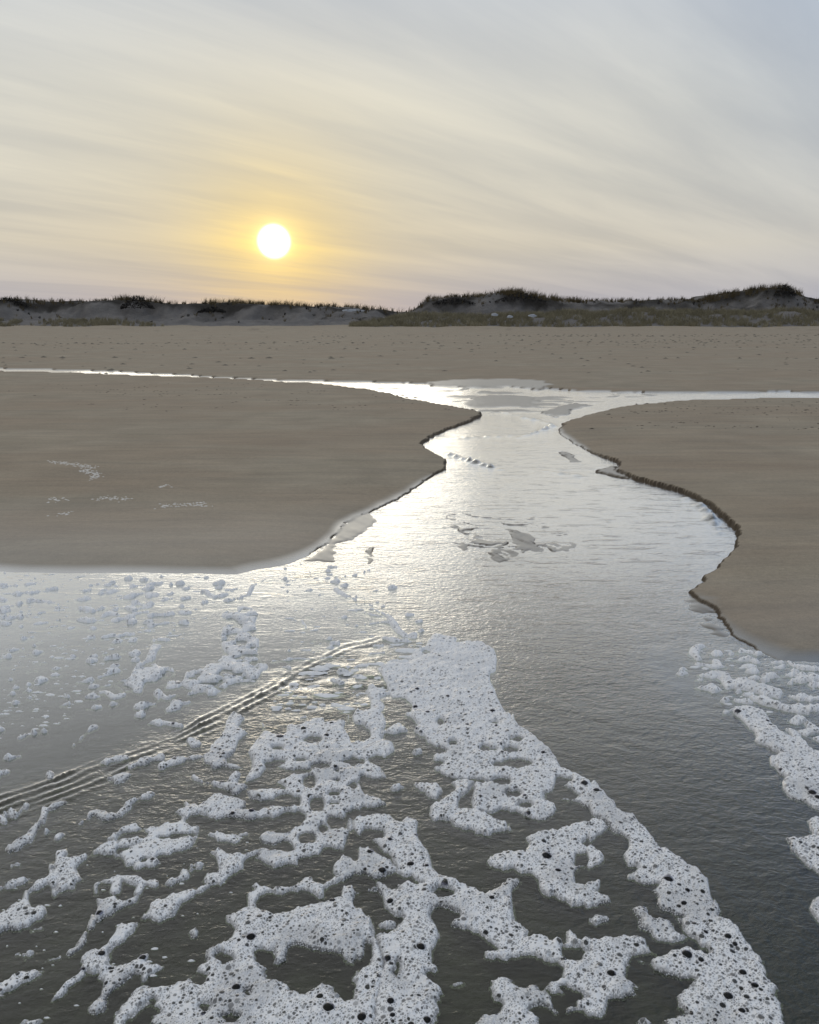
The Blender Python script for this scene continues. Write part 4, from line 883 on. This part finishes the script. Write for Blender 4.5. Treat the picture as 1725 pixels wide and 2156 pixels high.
def snow(px, py, Y, w, d, label):
    q = pixdir(px, py); x = q[0]/q[1]*Y; z = EYE+q[2]/q[1]*Y
    V = [(x, Y, z+.05)]; F = []; n = 14
    for j, (r, hz) in enumerate(((.55, .03), (1, -.10))):
        for k in range(n):
            a = 2*math.pi*k/n; rr = r*random.uniform(.75, 1.2)
            V.append((x+w*rr*math.cos(a), Y+d*rr*math.sin(a), z+hz+math.sin(a)*rr*d*.32))
    F = [(0, 1+k, 1+(k+1) % n) for k in range(n)]+[(1+k, 1+n+k, 1+n+(k+1) % n, 1+(k+1) % n) for k in range(n)]
    me = bpy.data.meshes.new('snow_patch'); me.from_pydata(V, [], F); me.materials.append(m_snow)
    for p in me.polygons: p.use_smooth = True
    tag(link('snow_patch', me), label, 'snow patch')
snow(1042, 661, 101.5, .45, .5, 'leftmost remnant of snow in the grass below the central dune')
snow(1074, 665, 101.2, .4, .4, 'lower remnant of snow in the grass below the central dune')
snow(1122, 663, 101.4, .5, .45, 'rightmost remnant of snow in the grass below the central dune')
snow(742, 652, DYC-3, 1.6, .6, 'thin strip of snow near the right end of the left dune')

# ------------------------------------------------------------------ footprints, wrack, dried foam
V = []; F = []
def dent(x, y, z, w, d, h):
    o = len(V); n = 6
    for k in range(n):
        a = 2*math.pi*k/n; V.append((x+w*math.cos(a)*random.uniform(.8, 1.2), y+d*math.sin(a), z-.01))
    V.append((x+random.uniform(-.3, .3)*w, y, z+h))
    for k in range(n): F.append((o+k, o+(k+1) % n, o+n))
def gz(x, y):
    r = np.interp(-y, -rows, np.arange(len(rows))); i = int(min(max(r, 0), len(rows)-1))
    fx = min(1+(rows[i]-60)/400, 3) if rows[i] > 60 else 1
    j = int(np.clip((x/rows[i]/fx-TS[0])/(TS[1]-TS[0]), 0, len(TS)-1)); return GZ[i, j]
for tr in range(26):
    yy_ = row_y(random.choice([random.gauss(718, 5), random.gauss(724, 7), random.uniform(704, 775)])); x = random.uniform(-45, 25); x1_ = x+random.uniform(8, 45); sl = random.gauss(0, .04); st_ = random.uniform(.55, .8); k_ = 0; sz = random.uniform(.7, 1.1)
    while x < x1_:
        x += st_*random.choice([random.uniform(.7, 1.3), random.uniform(.7, 1.3), random.uniform(1.2, 3.5)]); yy_ += sl*st_+random.gauss(0, .12); k_ += 1
        if random.random() < .12: continue
        dent(x, yy_+(.16 if k_ % 2 else -.16), gz(x, yy_), .15*sz*random.uniform(.8, 1.2), .13*sz, random.uniform(.03, .062)*sz)
for _ in range(330):
    xp = random.uniform(-80, 1805); x, y = unproj(xp, random.choice([random.gauss(720, 8), random.uniform(700, 785)])); s_ = random.uniform(.5, 1.1)
    if y < 95: dent(x, y, gz(x, y), .14*s_, .14*s_, random.uniform(.02, .045)*s_)
me = bpy.data.meshes.new('footprints'); me.from_pydata(V, [], F); me.materials.append(m_print); tag(link('footprints', me), kind='stuff')
V = []; F = []
for _ in range(150):
    xp, yp = random.choice([(random.uniform(200, 990), random.uniform(806, 868)), (random.uniform(-60, 700), random.uniform(806, 845)), (random.uniform(1250, 1790), random.uniform(852, 905)), (random.uniform(1350, 1790), random.uniform(845, 870))])
    P = [p[:2] for p in LEFT]; Q_ = [p[:2] for p in RIGHT]
    if not (inside(np.array([xp]), np.array([yp-4]), P)[0] or inside(np.array([xp]), np.array([yp-4]), Q_)[0]): continue
    x, y = unproj(xp, yp); 
    for k in range(random.randint(1, 5)):
        dent(x+random.gauss(0, .25), y+random.gauss(0, .05), gz(x, y), random.uniform(.02, .08), random.uniform(.015, .03), random.uniform(.003, .009))
me = bpy.data.meshes.new('wrack_bits'); me.from_pydata(V, [], F); me.materials.append(m_wrack); tag(link('wrack_bits', me), kind='stuff')
def salt(label, lines):
    V = []; F = []
    for ln in lines:
        G = D(parse(ln)); 
        for (ax, ay), (bx, by) in zip(G[:-1], G[1:]):
            n = max(3, int(math.hypot(bx-ax, by-ay)/.018))
            for i in range(n):
                t = i/n
                for _ in range(3):
                    x = ax+(bx-ax)*t+random.gauss(0, .03); y = ay+(by-ay)*t+random.gauss(0, .045); r = random.uniform(.006, .02)
                    o = len(V); z = gz(x, y)+.003
                    for k in range(5): V.append((x+r*1.4*math.cos(k*1.257), y+r*math.sin(k*1.257), z-.006))
                    V.append((x, y, z+.002))
                    for k in range(5): F.append((o+k, o+(k+1) % 5, o+5))
    me = bpy.data.meshes.new('dried_foam'); me.from_pydata(V, [], F); me.materials.append(m_salt)
    tag(link('dried_foam', me), kind='stuff')
salt('long pale dried foam line hooked at its right end on the left sand', ['110,972 150,978 195,985 180,992 205,1000 195,1010'])
salt('pale dried foam dashes below the hooked line on the left sand', ['108,1052 140,1055', '200,1052 235,1050 275,1052', '118,1085 150,1080'])
salt('pale dried foam streak nearest the stream on the left sand', ['335,1068 370,1066 410,1062 440,1068', '335,1028 355,1024'])
print('BUBBLES', N_BUB, 'TRIS', sum(sum(len(p.vertices)-2 for p in []) or len(m.polygons)*2 for m in bpy.data.meshes))
